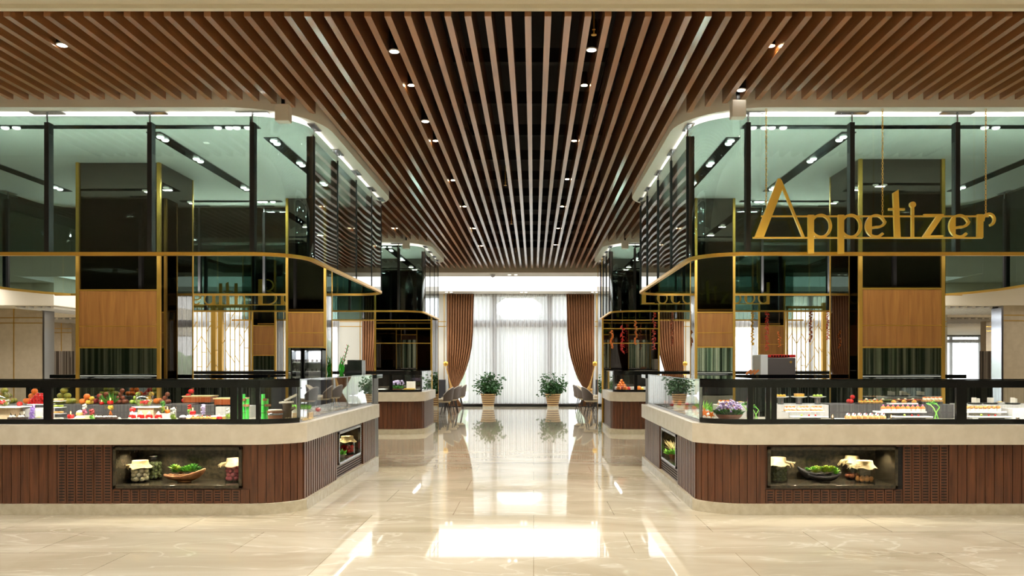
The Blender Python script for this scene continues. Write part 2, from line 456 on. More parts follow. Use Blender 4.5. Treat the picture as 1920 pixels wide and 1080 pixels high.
# sheer curtains, pleated
m = bpy.data.materials.new('sheer'); m.use_nodes = True; nt = m.node_tree; nt.nodes.remove(nt.nodes['Principled BSDF'])
tr = nt.nodes.new('ShaderNodeBsdfTransparent'); tl = nt.nodes.new('ShaderNodeBsdfTranslucent'); df = nt.nodes.new('ShaderNodeBsdfDiffuse')
tl.inputs[0].default_value = (.93, .94, .95, 1); df.inputs[0].default_value = (.93, .94, .95, 1)
m1 = nt.nodes.new('ShaderNodeMixShader'); m1.inputs[0].default_value = .35; nt.links.new(tl.outputs[0], m1.inputs[1]); nt.links.new(df.outputs[0], m1.inputs[2])
lw = nt.nodes.new('ShaderNodeLayerWeight'); lw.inputs[0].default_value = .5
mp = nt.nodes.new('ShaderNodeMapRange'); mp.inputs[1].default_value = 0; mp.inputs[2].default_value = .8; mp.inputs[3].default_value = .5; mp.inputs[4].default_value = .9
nt.links.new(lw.outputs['Facing'], mp.inputs[0])
m2 = nt.nodes.new('ShaderNodeMixShader'); nt.links.new(mp.outputs[0], m2.inputs[0]); nt.links.new(tr.outputs[0], m2.inputs[1]); nt.links.new(m1.outputs[0], m2.inputs[2])
nt.links.new(m2.outputs[0], nt.nodes['Material Output'].inputs[0]); MATS['sheer'] = m
def pleated(x0, x1, y, z0, z1, pitch=.11, amp=.035, seed=0, th=.0):
    rnd = random.Random(seed); mb = MB(); n = max(8, int((x1 - x0) / pitch * 8)); vs = []
    ph = 0; xs = []
    for i in range(n + 1):
        ph += 2 * PI / 8 * rnd.uniform(.75, 1.25); xs.append(math.sin(ph) * amp * rnd.uniform(.8, 1.2))
    for z in (z0, z1):
        for i in range(n + 1): vs.append((x0 + (x1 - x0) * i / n, y + xs[i], z))
    return mb.add(vs, [(i, i + 1, n + 2 + i, n + 1 + i) for i in range(n)])
for i in range(len(PIERS) - 1):
    a, b = PIERS[i][1], PIERS[i + 1][0]
    where = ['of the leftmost bay behind the golden lattice', 'directly behind the left golden lattice', 'behind the slim oak column of the near left island', 'left of the aisle window behind the far left island', 'behind the two potted plants at the end of the aisle', 'right of the aisle window behind the far right island', 'behind the slim oak column of the near right island', 'behind the right golden lattice', ''][i]
    if i == 8: continue
    o = pleated(a - .05, b + .05, YW - .13, .1, 3.93, seed=i, pitch=.15, amp=.05).build('sheer_curtain', 'sheer', smooth=60)
    tag(o, 'white sheer curtain ' + where, 'curtain')
    tag(MB().box(a, b, YW - .2, YW - .06, 0, .07).build('floor_heater', 'black_metal'), 'low black floor strip ' + where, 'floor strip')

tag(pleated(-22, 22, -8.7, .02, 2.9, .3, .08, 77).build('hall_curtain', 'hall_drape', smooth=60), 'green and grey striped curtain across the hall behind the photographer', 'curtain')
# brown drapes with golden tie backs
def drape(xo, dirn, label, y=YW - .32):
    """xo: outer edge at the pier, dirn: +1 hangs to the right of it"""
    rows = [(3.93, 0, .95), (3.2, 0, .93), (2.6, 0, .92), (2.1, .0, .88), (1.7, .0, .80), (1.3, .02, .68), (1.0, .04, .56), (.75, .07, .42), (.58, .10, .28), (.5, .12, .26), (.3, .05, .38), (.02, 0, .55)]
    n = 84; vs = []; fs = []
    for r, (z, a, b) in enumerate(rows):
        for th in (0,):
            for i in range(n + 1):
                t_ = i / n; u = a + (b - a) * t_
                amp = .065 * (.5 + .5 * (b - a) / .95)
                vs.append((xo + dirn * u, y + amp * math.sin(t_ * 2 * PI * 10.5 + .5 * math.sin(r * .7)), z))
    for r in range(len(rows) - 1):
        for i in range(n): fs.append((r * (n + 1) + i, r * (n + 1) + i + 1, (r + 1) * (n + 1) + i + 1, (r + 1) * (n + 1) + i))
    root = thing('drape', label, 'curtain', (xo, y, 0))
    d = MB().add(vs, fs).build('drape_fabric', 'drape_brown', root, 70)
    so = d.modifiers.new('thick', 'SOLIDIFY'); so.thickness = .012
    tb = MB(); hx = xo - dirn * .02
    for k in range(6):
        e = xo + dirn * (.30 - .02 * k); ze = .56 - .05 * k
        pts = []
        for j in range(9):
            q = j / 8; px_ = hx + (e - hx) * q; pz = 1.45 + (ze - 1.45) * q - .16 * math.sin(PI * q) + .05 * k * math.sin(PI * q)
            pts.append((px_, y - .12 - .02 * (k % 2), pz))
        tb.tube(pts, .018, 6)
    tb.build('tie_back', 'gold_cloth', root, 60)
    ts = MB().lathe([(.0, 0), (.03, .02), (.05, .3), (.04, .42), (.0, .46)], (hx + dirn * .12, y - .14, .1), 10)
    ts.ball((hx + dirn * .12, y - .14, .6), .05); ts.build('tassel', 'gold_cloth', root, 60)
    md = MB().lathe([(0, 0), (.07, .01), (.085, .035), (.05, .05), (.04, .06), (0, .062)], (0, 0, 0), 16)
    md.v = [(hx + v[0], y - .10 - v[2], 1.5 + v[1]) for v in md.v]; md.build('medallion', 'brass', root, 40)
    return root
mat('drape_brown', (140, 94, 58), .62, bump=.1, bscale=90)
mat('gold_cloth', (196, 152, 84), .4)
drape(-3.02, 1, 'brown drape with gold tie back left of the aisle window')
drape(2.10, -1, 'brown drape with gold tie back right of the aisle window')
drape(-5.97, 1, 'brown drape with gold tie back beyond the dark column of the far left island')
drape(5.22, -1, 'brown drape seen through the far right island behind the hanging chilli strings')

# outside: invented wall whose eight sided opening shapes a bright patch, pavement, hedge
mat('backdrop', (150, 150, 148), .8); ow = MB(); cx, cz = -.59, 3.70; X0, X1, Z1 = -2.6, 1.4, 5.2; yo = 32.0
oc = [(cx + .9, cz + .16), (cx + .55, cz + .42), (cx - .55, cz + .42), (cx - .9, cz + .16), (cx - .9, cz - .16), (cx - .55, cz - .42), (cx + .55, cz - .42), (cx + .9, cz - .16)]
outer = [(X1, cz + .16), (X1, Z1), (X0, Z1), (X0, cz + .16), (X0, cz - .16), (X0, 0), (X1, 0), (X1, cz - .16)]
for i in range(8):
    j = (i + 1) % 8
    ow.prism_xz([oc[i], outer[i], outer[j], oc[j]], yo, yo + .3)
tag(fixn(ow.build('backdrop_wall', 'backdrop')), 'pale wall added to frame the bright octagon outside the aisle window', 'porch wall')
mat('pavement', (200, 198, 192), .8); struct('ground', mbx(-40, 40, 28.75, 90, -.3, -.02), 'pavement')
mat('hedge', (150, 190, 130), .8, col2=(190, 215, 170), vscale=4)
for k, (x, h_, lab) in enumerate(((-7.5, 1.9, 'left of the porch wall'), (-4.2, 2.5, 'just left of the porch wall'), (3.4, 2.4, 'just right of the porch wall'), (7.6, 1.8, 'right of the porch wall'))):
    b_ = MB(); r_ = random.Random(k)
    for q in range(60):
        a = r_.uniform(0, 2 * PI); rr = 1.2 * r_.random() ** .5; zz = r_.uniform(.2, h_)
        b_.ball((x + rr * math.cos(a), 38 + rr * math.sin(a) * .6, zz), r_.uniform(.2, .42), n=7, m=5)
    tag(b_.build('garden_bush', 'hedge', smooth=60), 'pale green garden bush outside, ' + lab, 'bush')
for x in (-17, -10.5, -4.6, 0, 4.6, 10.5, 17):
    pass
# side wings: piers, beams, far windows
for s, nm, yb, xb, y2, x2a, x2b in ((-1, 'left', 26.0, 15.8, 34.0, 19.45, 20.65), (1, 'right', 24.6, 14.3, 32.3, 18.1, 19.05)):
    xa = s * xb; xo = s * 20
    o = struct('wall_' + nm, MB().box(xa, s * (xb + (3.4 if s < 0 else 2.6)), yb, yb + .5, 0, 3.95), 'wall_stone')
    g = MB()
    for z in (2.98, 2.81): g.box(xa, s * (xb + 2.6), yb - .008, yb, z - .012, z + .012)
    if s < 0: g.box(-16.75, -16.72, yb - .008, yb, 0, 3.9)
    struct('trim_%d' % (20 + s), g, 'brass', parent=o)
    struct('trim_%d' % (23 + s), MB().box(xa, xa - s * .06, yb - .02, yb + .52, 0, 3.95), 'steel')
    o = struct('wall_' + nm, MB().box(s * x2a, s * x2b, y2, y2 + .4, 0, 3.27), 'wall_stone')
    g = MB()
    for z in (2.98, 2.81): g.box(s * x2a, s * x2b, y2 - .008, y2, z - .012, z + .012)
    if s < 0: g.box(-19.9, -19.87, y2 - .008, y2, 0, 3.27)
    struct('trim_%d' % (26 + s), g, 'brass', parent=o)
    fr = MB()
    fr.box(s * 15, s * 30, 50, 50.15, 2.79, 3.0); fr.box(s * 15, s * 30, 50, 50.15, 3.15, 3.27); fr.box(s * 15, s * 30, 50, 50.15, 0, .1)
    for k in range(9): fr.box(s * (15 + k * 1.8), s * (15.14 + k * 1.8), 50, 50.15, 0, 3.2)
    wi += 1; fo = struct('window_%d' % wi, fr, 'black_metal')
    struct('window_pane', mbx(s * 15, s * 30, 50.06, 50.07, 0, 3.2), 'clear_glass', parent=fo)
    tag(pleated(min(s * 15, s * 30), max(s * 15, s * 30), 49.8, .05, 3.2, .16, .06, 40 + s).build('sheer_curtain', 'sheer', smooth=60), 'thin sheer curtain on the far dark framed window of the %s wing' % nm, 'curtain')
    struct('wall_' + nm, mbx(s * 14.5, s * 14.7, 28.7, 50, 0, 3.9), 'wall_stone')
    area('wing_fill', (s * 19, 30, 3.2), 2, 1, 120, NEUT); area('wing_fill', (s * 24, 40, 3.2), 2, 1, 160, NEUT)  # unseen panels added to brighten the wing
    # striped bronze screens
    sc = thing('striped_screen', 'bronze and grey striped low screen beyond the near %s island' % nm, 'screen', (s * 19.5, 30, 0))
    sx0, sx1 = (s * 16.6, s * 18.2) if s > 0 else (-18.3, -17.1)
    MB().box(sx0, sx1, 30, 30.06, 0, 1.97).build('screen_panel', 'screen_stripe', sc) if 'screen_stripe' in MATS else None
    # ceiling grilles
    for k, (ya, yb_, xa_, xb_) in enumerate(((24.9, 28.2, 11.5, 15.4), (31.0, 34.2, 15.4, 19.0))):
        xg0, xg1 = max(xa_, 14.8 if s < 0 else 12.5), xb_ + .6
        v = thing('ceiling_grille', '%s dark louvred grille in the low ceiling of the %s wing' % ('nearer' if k == 0 else 'farther', nm), 'ceiling grille', (s * (xg0 + xg1) / 2, ya, 3.26))
        MB().box(s * xg0, s * xg1, ya, yb_, 3.262, 3.268).build('grille_back', 'beam_dark', v)
        lv = MB(); n = int((xg1 - xg0) / .26)
        for q in range(n + 1): lv.box(s * (xg0 + q * .26), s * (xg0 + q * .26 + .09), ya, yb_, 3.20, 3.262)
        lv.build('louvre_blades', 'white_paint', v)
# ================================================================ islands
CH = .893; CB = .697; CT = 1.335            # counter top, its underside, top of the glass case
ZR = 2.60                                   # golden rim under the glass canopy
def arcs(Xa, s, Y0, R, ext, yend, L, d=0, n=7):
    """front line, shallow front corner that meets the aisle side with a crease, side line"""
    th = 2 * math.atan2(ext, R)             # ext along y, R along x
    rr = R / math.sin(th); p = [(L, Y0 - d)]
    for i in range(n + 1):
        a = th * i / n
        p.append((R - (rr + d) * math.sin(a), Y0 + rr - (rr + d) * math.cos(a)))
    u, y = p[-1]
    if d: p[-1] = (-d, y)
    p.append((-d, yend))
    return [(Xa + s * u, y) for u, y in p]
def lay(path, pitch, gap, y_or=None):
    """walk a plan curve and give start and end of battens"""
    out = []; seg = []
    for a, b in zip(path[:-1], path[1:]): seg.append((Vector(a + (0,)), Vector(b + (0,))))
    i = 0; pos = 0.0
    for a, b in seg:
        L = (b - a).length; n = max(1, round(L / pitch)); st = (b - a) / n
        for k in range(n):
            p0 = a + st * k; out.append((p0 + st.normalized() * gap / 2, p0 + st - st.normalized() * gap / 2))
    return out
def batten(mb, p0, p1, z0, z1, th, side):
    d = (p1 - p0).normalized(); nrm = Vector((d.y, -d.x, 0)) * side
    a, b, c, e = p0, p1, p1 + nrm * th, p0 + nrm * th
    mb.prism([(a.x, a.y), (b.x, b.y), (c.x, c.y), (e.x, e.y)] if side < 0 else [(e.x, e.y), (c.x, c.y), (b.x, b.y), (a.x, a.y)], z0, z1)
def counter(side, rank, Y0, Yend, niche=None, sniche=None, depth=1.15, slots=None, arm=.78):
    s, Xa, L = ISL[side]
    name = 'near' if rank == 0 else 'far'
    root = thing('buffet_counter', '%s %s buffet counter with pale stone band on walnut boards' % (name, side), 'counter', (Xa + s * 1.5, Y0 + .5, 0))
    Rx = .5 if rank == 0 else .42
    P = arcs(Xa, s, Y0, Rx, .30, Yend, L)
    inner = [(Xa + s * arm, Yend), (Xa + s * arm, Y0 + depth), (Xa + s * L, Y0 + depth)]
    fixn(MB().prism(P + inner, CB, CH).build('stone_band', 'quartz', root, 25))
    P2 = arcs(Xa, s, Y0, Rx, .30, Yend - .05, L, 0)
    fixn(MB().prism(P2 + [(Xa + s * (arm - .1), Yend - .05), (Xa + s * (arm - .1), Y0 + depth - .1), (Xa + s * L, Y0 + depth - .1)], 0, .106).build('plinth', 'plinth_stone', root, 25))
    D = -.06
    P3 = arcs(Xa, s, Y0, Rx, .30, Yend - .1, L, D)
    # wooden body: corner and side ring, then the front with room for the niche
    body = MB(); xf0 = Xa + s * Rx; xl = Xa + s * L; yb = Y0 - D; yi = Y0 + depth - .1
    corner = P3[1:-1]
    ys = P3[-2][1]
    # corner block
    body.prism(corner + [(xf0, ys)], .106, CB)
    xs0, xs1 = Xa + s * (-D), Xa + s * (arm - .1)
    if sniche:
        n0, n1 = sniche
        body.box(xs0, xs1, ys, n0, .106, CB); body.box(xs0, xs1, n1, Yend - .1, .106, CB)
        body.box(xs0, xs1, n0, n1, .106, .26); body.box(xs0, xs1, n0, n1, .665, CB)
        body.box(xs0 + s * .45, xs1, n0, n1, .26, .665)
    else: body.box(xs0, xs1, ys, Yend - .1, .106, CB)
    if niche:
        a, b = niche
        lo, hi = min(xf0, xl), max(xf0, xl)
        body.box(lo, a, yb, yi, .106, CB); body.box(b, hi, yb, yi, .106, CB)
        body.box(a, b, yb, yi, .106, .26); body.box(a, b, yb, yi, .675, CB); body.box(a, b, yb + .47, yi, .26, .675)
    else: body.box(min(xf0, xl), max(xf0, xl), yb, yi, .106, CB)
    fixn(body.build('wood_body', 'walnut', root))
    bt = MB(); st = MB(); st2 = MB(); side_bt = MB(); side_b2 = MB()
    for (p0, p1) in lay(P3[:-1], .0905, .006):
        xm = (p0.x + p1.x) / 2
        if niche and niche[0] - .03 < xm < niche[1] + .03 and abs(p0.y - yb) < .02: batten(bt, p0, p1, .106, .245, .012, 1 if s < 0 else -1)
        else: batten(bt, p0, p1, .106, CB - .002, .012, 1 if s < 0 else -1)
        if slots and abs(p0.y - yb) < .02:
            yo = yb - .0125; w_ = .027
            if slots[0] < xm < slots[1]:
                for k in range(19): st.box(xm - w_, xm + w_, yo - .0012, yo + .001, .135 + k * .0288, .147 + k * .0288)
            elif niche[0] < xm < niche[1]:
                for k in range(4): st2.box(xm - w_, xm + w_, yo - .0012, yo + .001, .135 + k * .0265, .147 + k * .0265)
    for (p0, p1) in lay(P3[-2:], .088, .03):
        ym = (p0.y + p1.y) / 2
        if sniche and sniche[0] - .14 < ym < sniche[1] + .14:
            z1 = .25 if sniche[0] - .01 < ym < sniche[1] + .01 else CB - .002
            for k in range(int((z1 - .12) / .03)):
                for q in (0, .045):
                    st.box(xs0 - s * .002, xs0 + s * .001, ym - .04 + q, ym - .04 + q + .03, .125 + k * .03, .142 + k * .03)
        else: batten(side_bt if not (sniche and ym > sniche[0]) else side_b2, p0, p1, .106, CB - .002, .022, 1 if s < 0 else -1)
    fixn(bt.build('front_boards', 'walnut', root)); fixn(side_bt.build('side_battens', 'walnut', root))
    if side_b2.v: fixn(side_b2.build('side_battens', 'walnut', root))
    if st.v:
        st.box(slots[0], slots[1], yb - .002, yb, .12, .67); st.build('vent_slots', 'beam_dark', root); st = st2; st.box(niche[0] - .01, niche[1] + .01, yb - .002, yb, .12, .24); st.build('vent_slots', 'beam_dark', root)
    def nichebox(x0, x1, y0, y1, front, z0, z1, lab):
        """front: 'y' opens to -y, 'x' opens to the aisle"""
        t = .03; fr = MB(); li = MB()
        if front == 'y':
            fr.box(x0, x0 + t, y0 - .02, y0 + .02, z0, z1); fr.box(x1 - t, x1, y0 - .02, y0 + .02, z0, z1)
            fr.box(x0, x1, y0 - .02, y0 + .02, z0, z0 + t); fr.box(x0, x1, y0 - .02, y0 + .02, z1 - t, z1)
            li.box(x0, x0 + t - .002, y0 + .02, y1, z0, z1); li.box(x1 - t + .002, x1, y0 + .02, y1, z0, z1)
            li.box(x0, x1, y0 + .02, y1, z0, z0 + t - .002); li.box(x0, x1, y0 + .02, y1, z1 - t + .002, z1); li.box(x0, x1, y1 - .02, y1, z0, z1)
        else:
            xo = xs0
            fr.box(xo - s * .02, xo + s * .02, y0, y0 + t, z0, z1); fr.box(xo - s * .02, xo + s * .02, y1 - t, y1, z0, z1)
            fr.box(xo - s * .02, xo + s * .02, y0, y1, z0, z0 + t); fr.box(xo - s * .02, xo + s * .02, y0, y1, z1 - t, z1)
            xi = xo + s * .45
            li.box(xo + s * .02, xi, y0, y0 + t - .002, z0, z1); li.box(xo + s * .02, xi, y1 - t + .002, y1, z0, z1)
            li.box(xo + s * .02, xi, y0, y1, z0, z0 + t - .002); li.box(xo + s * .02, xi, y0, y1, z1 - t + .002, z1); li.box(xi - s * .02, xi, y0, y1, z0, z1)
        nf = fr.build('niche_frame', 'niche_stone' if front == 'y' else 'steel', root, bevel=.003)
        li.build('niche_lining', 'niche_stone', nf)
    if niche:
        a, b = niche; nichebox(a, b, yb - .01, yb + .46, 'y', .26, .672, '')
        for q in ((a + .13, yb + .10), (b - .13, yb + .10), ((a + b) / 2, yb + .12), (a + .4, yb + .2), (b - .4, yb + .2)):
            spot('niche_spot', (q[0], q[1] + .04, .636), 7, (1, .9, .68), 130, .008)
    if sniche:
        nichebox(0, 0, sniche[0], sniche[1], 'x', .26, .665, '')
        spot('niche_spot', (xs0 + s * .15, sniche[1] - .3, .63), 6, (1, .88, .6), 120, .01)
    return root
counter('left', 0, 8.0, 12.2, niche=(-4.185, -2.905), sniche=(9.85, 11.1), slots=(-4.72, -4.19))
counter('right', 0, 8.0, 12.2, niche=(2.33, 3.625), sniche=(9.5, 10.6), slots=(3.62, 4.18))
counter('left', 1, 17.15, 19.2)
counter('right', 1, 17.15, 19.2)

# back worktops of the near islands and low kitchen units
for side, (s, Xa, L) in ISL.items():
    r = thing('back_worktop', 'black back worktop closing the near %s island' % side, 'worktop', (Xa + s * 2.5, 12.8, 0))
    MB().box(Xa + s * .12, Xa + s * L, 12.64, 13.1, 1.27, 1.33).build('worktop', 'black_gloss', r, bevel=.006)
    MB().box(Xa + s * .18, Xa + s * L, 12.69, 13.05, 0, 1.27).build('unit', 'tier_grey', r)
    r = thing('cooking_range', 'long low black kitchen unit inside the near %s island' % side, 'kitchen unit', (Xa + s * 3.3, 10.9, 0))
    MB().box(Xa + s * 1.55, Xa + s * 5.0, 11.65, 11.95, 0, 1.2).build('unit', 'black_metal', r, bevel=.01)
    MB().box(Xa + s * 1.5, Xa + s * 5.05, 11.6, 12.0, 1.2, 1.245).build('worktop', 'black_gloss', r)

# ---------------------------------------------------------------- glass canopies
def offset_pane(mb, pts, z0, z1, th):
    """vertical glass sheet through plan points with real thickness"""
    n = len(pts); P = [Vector((x, y, 0)) for x, y in pts]; q = []
    for i, p in enumerate(P):
        d = (P[min(i + 1, n - 1)] - P[max(i - 1, 0)]).normalized(); q.append(p + Vector((d.y, -d.x, 0)) * th)
    return mb.strip([(p.x, p.y) for p in P], [(p.x, p.y) for p in q], z0, z1)
def seg_pts(a, b, bow=0, n=24):
    a, b = Vector(a), Vector(b); d = b - a; nn = Vector((d.y, -d.x)).normalized()
    return [tuple(a + d * i / n + nn * bow * math.sin(2 * PI * i / n)) for i in range(n + 1)]
def canopy(side, rank, Y0, Y1, fins_front, fins_side):
    s, Xa, L = ISL[side]; R = .5; nm = 'near' if rank == 0 else 'far'
    root = thing('glass_canopy', '%s %s smoked glass canopy with golden lower rim hung above the buffet' % (nm, side), 'glass canopy', (Xa + s * 2, Y0, ZR))
    zt = 3.965; zb = ZR + .012
    rim_o = plan(Xa, s, Y0, Y1, R, L, .012, 12); rim_i = plan(Xa, s, Y0, Y1, R, L, -.03, 12)
    # front run, corner, side run, corner, back run as single panes
    cuts = [L] + sorted([f for f in fins_front if f < L], reverse=True) + [R]
    k = 0
    for a, b in zip(cuts[:-1], cuts[1:]):
        fixn(offset_pane(MB(), [(Xa + s * a, Y0), (Xa + s * b, Y0)], zb, zt, .008).build('glass_pane', 'tint_glass', root)); k += 1
    arc = [(R - R * math.sin(PI / 2 * i / 14), Y0 + R - R * math.cos(PI / 2 * i / 14)) for i in range(15)]
    fixn(offset_pane(MB(), [(Xa + s * u, y) for u, y in arc], zb, zt, .008).build('corner_glass', 'tint_glass', root, 60))
    ys = [Y0 + R] + [f for f in fins_side if Y0 + R + .2 < f < Y1 - R - .2] + [Y1 - R]
    for a, b in zip(ys[:-1], ys[1:]):
        fixn(offset_pane(MB(), seg_pts((Xa, a), (Xa, b), .0002), zb, zt, .008).build('glass_pane', 'tint_glass', root, 60))
    arc = [(R - R * math.cos(PI / 2 * i / 14), Y1 - R + R * math.sin(PI / 2 * i / 14)) for i in range(15)]
    fixn(offset_pane(MB(), [(Xa + s * u, y) for u, y in arc], zb, zt, .008).build('corner_glass', 'tint_glass', root, 60))
    cuts = [R] + sorted([f + .45 for f in fins_front if f + .45 < L - .3]) + [L - .25]
    for a, b in zip(cuts[:-1], cuts[1:]):
        fixn(offset_pane(MB(), [(Xa + s * a, Y1), (Xa + s * b, Y1)], zb, zt, .008).build('glass_pane', 'tint_glass', root))
    # golden rims
    fixn(MB().strip(rim_o, rim_i, ZR - .022, ZR + .012).build('rim', 'brass', root, 40))
    # far side run towards the camera
    if rank == 0:
        q = [(Xa + s * (L - .25), Y1), (Xa + s * (L - .02), Y1 - .35), (Xa + s * (L + .12), Y1 - .9), (Xa + s * (L + .12), Y0)]
        fixn(offset_pane(MB(), q, zb, zt, .008).build('glass_pane', 'tint_glass', root, 40))
        fixn(MB().strip([(x + s * .012, y) for x, y in q], [(x - s * .03, y) for x, y in q], ZR - .022, ZR + .012).build('rim', 'brass', root, 40))
    # added unseen uplights inside the rim that brighten the soffit
    pw = 1.0 if rank == 0 else .6
    area('soffit_fill', (Xa + s * L / 2, Y0 + .28, ZR + .03), L * .8, .03, 70 * pw, (.98, 1, .97), (PI, 0, 0))
    area('soffit_fill', (Xa + s * L / 2, Y1 - .12, ZR + .03), L * .8, .03, 70 * pw, (.98, 1, .97), (PI, 0, 0))
    area('soffit_fill', (Xa + s * .30, (Y0 + Y1) / 2, ZR + .03), .03, (Y1 - Y0) * .75, 55 * pw, (.98, 1, .97), (PI, 0, 0))
    def fin(x, y, dx, dy, wd=.036):
        f = MB()
        if dx: f.box(x - wd / 2, x + wd / 2, y - .012, y + .07, zb, zt - .06)
        else: f.box(x - s * .014, x + s * .07, y - wd / 2, y + wd / 2, zb, zt - .06)
        o = f.build('fin', 'beam_dark', root)
        h = MB().tube([(x, y, zt - .07), (x, y, ZS)], .009, 8)
        if dx: h.box(x - .16, x + .16, y - .03, y + .05, ZS - .012, ZS - .001)
        else: h.box(x - .03, x + .05, y - .14, y + .14, ZS - .012, ZS - .001)
        h.build('hanger', 'steel', o)
    for f_ in fins_front: fin(Xa + s * f_, Y0, 1, 0, .046)
    for f_ in fins_side: fin(Xa, f_, 0, 1, .022)
    for f_ in fins_front:
        if f_ + .45 < L - .3: fin(Xa + s * (f_ + .45), Y1, 1, 0)
    if rank == 0: fin(Xa + s * (L + .1), Y1 - 1.0, 0, 1, .04); fin(Xa + s * (L + .1), Y1 - 2.0, 0, 1, .04)
    return root
canopy('left', 0, 8.05, 12.8, [.475, 1.495, 2.52, 3.54, 4.6], [8.55, 9.57, 10.58, 11.58, 12.3])
canopy('right', 0, 8.05, 12.8, [.51, 1.545, 2.595, 3.6, 4.6], [8.55, 9.57, 10.58, 11.58, 12.3])
canopy('left', 1, 16.8, 20.3, [.48, 1.5, 2.5, 3.5, 4.5], [17.3, 18.1, 18.9, 19.6])
canopy('right', 1, 16.8, 20.3, [.48, 1.5, 2.5, 3.5, 4.5], [17.3, 18.1, 18.9, 19.6])

# ---------------------------------------------------------------- track channels in the soffits
def track(x0, x1, y0, y1, heads, label):
    r = thing('track_channel', label, 'track light', ((x0 + x1) / 2, (y0 + y1) / 2, ZS))
    MB().box(x0, x1, y0, y1, ZS - .012, ZS - .001).build('channel', 'black_metal', r)
    for hx, hy in heads:
        for k in (-1, 1):
            dx, dy = ((0, .06 * k) if (y1 - y0) > (x1 - x0) else (.06 * k, 0))
            h = MB().lathe([(0, -.03), (.03, -.03), (.04, -.018), (.04, -.012)], (hx + dx, hy + dy, ZS), 14)
            h.build('lamp_head', 'emit_white', r, 40)
        area('track_lamp', (hx, hy, ZS - .04), .12, .06, 15, (1, .98, .94))
for side, (s, Xa, L) in ISL.items():
    for ri, (Y0, Y1) in enumerate(RINGS):
        nm = ('near ' if ri == 0 else 'far ') + side
        if ri == 0:
            A = (('black track channel along the front of the %s soffit', .57, L - .1, 8.49, 8.59, [(.75, 8.54), (.95, 8.54), (3.2, 8.54)]),
                 ('short black track channel nearest the aisle in the %s soffit', .5, .66, 8.94, 11.6, [(.58, 9.1), (.58, 10.1), (.58, 11.2)]),
                 ('middle black track channel running back in the %s soffit', 1.70, 1.86, 8.73, 11.73, [(1.78, 8.95), (1.78, 9.9), (1.78, 11.5)]),
                 ('outer black track channel running back in the %s soffit', 4.37, 4.53, 8.9, 11.73, [(4.45, 11.5), (4.45, 9.5)]),
                 ('black track channel along the back of the %s soffit', 1.55, 3.1, 12.4, 12.5, [(1.75, 12.45), (1.95, 12.45)]))
        else:
            A = (('black track channel along the front of the %s soffit', .5, L - .5, 17.2, 17.3, [(.8, 17.25), (2.6, 17.25)]),
                 ('black track channel running back in the %s soffit', .72, .9, 17.5, 19.9, [(.81, 17.8), (.81, 19.2)]),
                 ('outer black track channel running back in the %s soffit', 3.2, 3.36, 17.6, 19.8, [(3.28, 18.6)]))
        for lab, u0, u1, y0, y1, hd in A:
            xs = sorted((Xa + s * u0, Xa + s * u1))
            track(xs[0], xs[1], y0, y1, [(Xa + s * u, y) for u, y in hd], lab % nm)

# ---------------------------------------------------------------- clad columns
def column(x0, x1, y0, y1, label, wood_z=(1.71, 2.41), joint=1.97, edges=.035, z1=ZS):
    if x0 > x1: x0, x1 = x1, x0
    r = thing('clad_column', label, 'column', ((x0 + x1) / 2, y0, 0))
    MB().box(x0, x1, y0, y1, 0, z1 - .001).build('dark_cladding', 'mirror_dark', r)
    if wood_z:
        a, b = wood_z
        MB().box(x0 + .004, x1 - .004, y0 - .010, y0 - .001, .1, a - .018).build('lower_mirror', 'mirror_clear', r)
        p = MB().box(x0 + .004, x1 - .004, y0 - .014, y0 - .001, a, b).build('oak_panel', 'oak', r)
        t = MB().box(x0, x1, y0 - .018, y0, b, b + .018).box(x0, x1, y0 - .017, y0, a - .018, a).box(x0 + .004, x1 - .004, y0 - .0155, y0, joint - .004, joint + .004)
        t.build('brass_trim', 'brass', r)
    e = MB()
    for x in (x0, x1):
        sgn = 1 if x == x0 else -1
        e.box(x - sgn * .006, x + sgn * edges, y0 - .022, y0 + .02, 0, z1 - .002)
        e.box(x - sgn * .006, x + sgn * .02, y1 - .02, y1 + .006, 0, z1 - .002)
    e.build('edge_profiles', 'brass', r)
    return r
mat('column_black', (16, 14, 12), .05, coat=.5)
column(-5.70, -4.66, 10.08, 11.05, 'large dark clad column with oak panel inside the near left island')
column(3.99, 5.03, 9.9, 10.87, 'large dark clad column with oak panel inside the near right island')
column(-3.75, -3.15, 12.25, 12.62, 'slim oak panelled column above the two lit fridges at the back of the near left island', (1.76, 2.27), 1.97, .03)
column(2.45, 3.05, 12.25, 12.62, 'slim oak panelled column at the back of the near right island', (1.76, 2.27), 1.97, .03)
column(-3.79, -2.42, 19.25, 20.5, 'black mirrored column at the aisle end of the far left island', None)
column(1.63, 3.0, 19.25, 20.5, 'black mirrored column at the aisle end of the far right island', None)
for s, a, b in ((-1, -3.79, -2.42), (1, 1.63, 3.0)):
    o = [c for c in COL.objects if c.name.startswith('clad_column') and abs(c.location.x - (a + b) / 2) < .01][0]
    t = MB()
    for z in (2.33, 2.53, 1.98): t.box(a, b, 19.23, 19.25, z, z + .018)
    t.build('brass_trim', 'brass', o)
column(-6.8, -6.22, 19.5, 20.1, 'oak and black column right of the golden lattice, behind the near left island')
column(5.43, 6.07, 19.5, 20.1, 'oak and black column behind the red topped oven beyond the near right island')

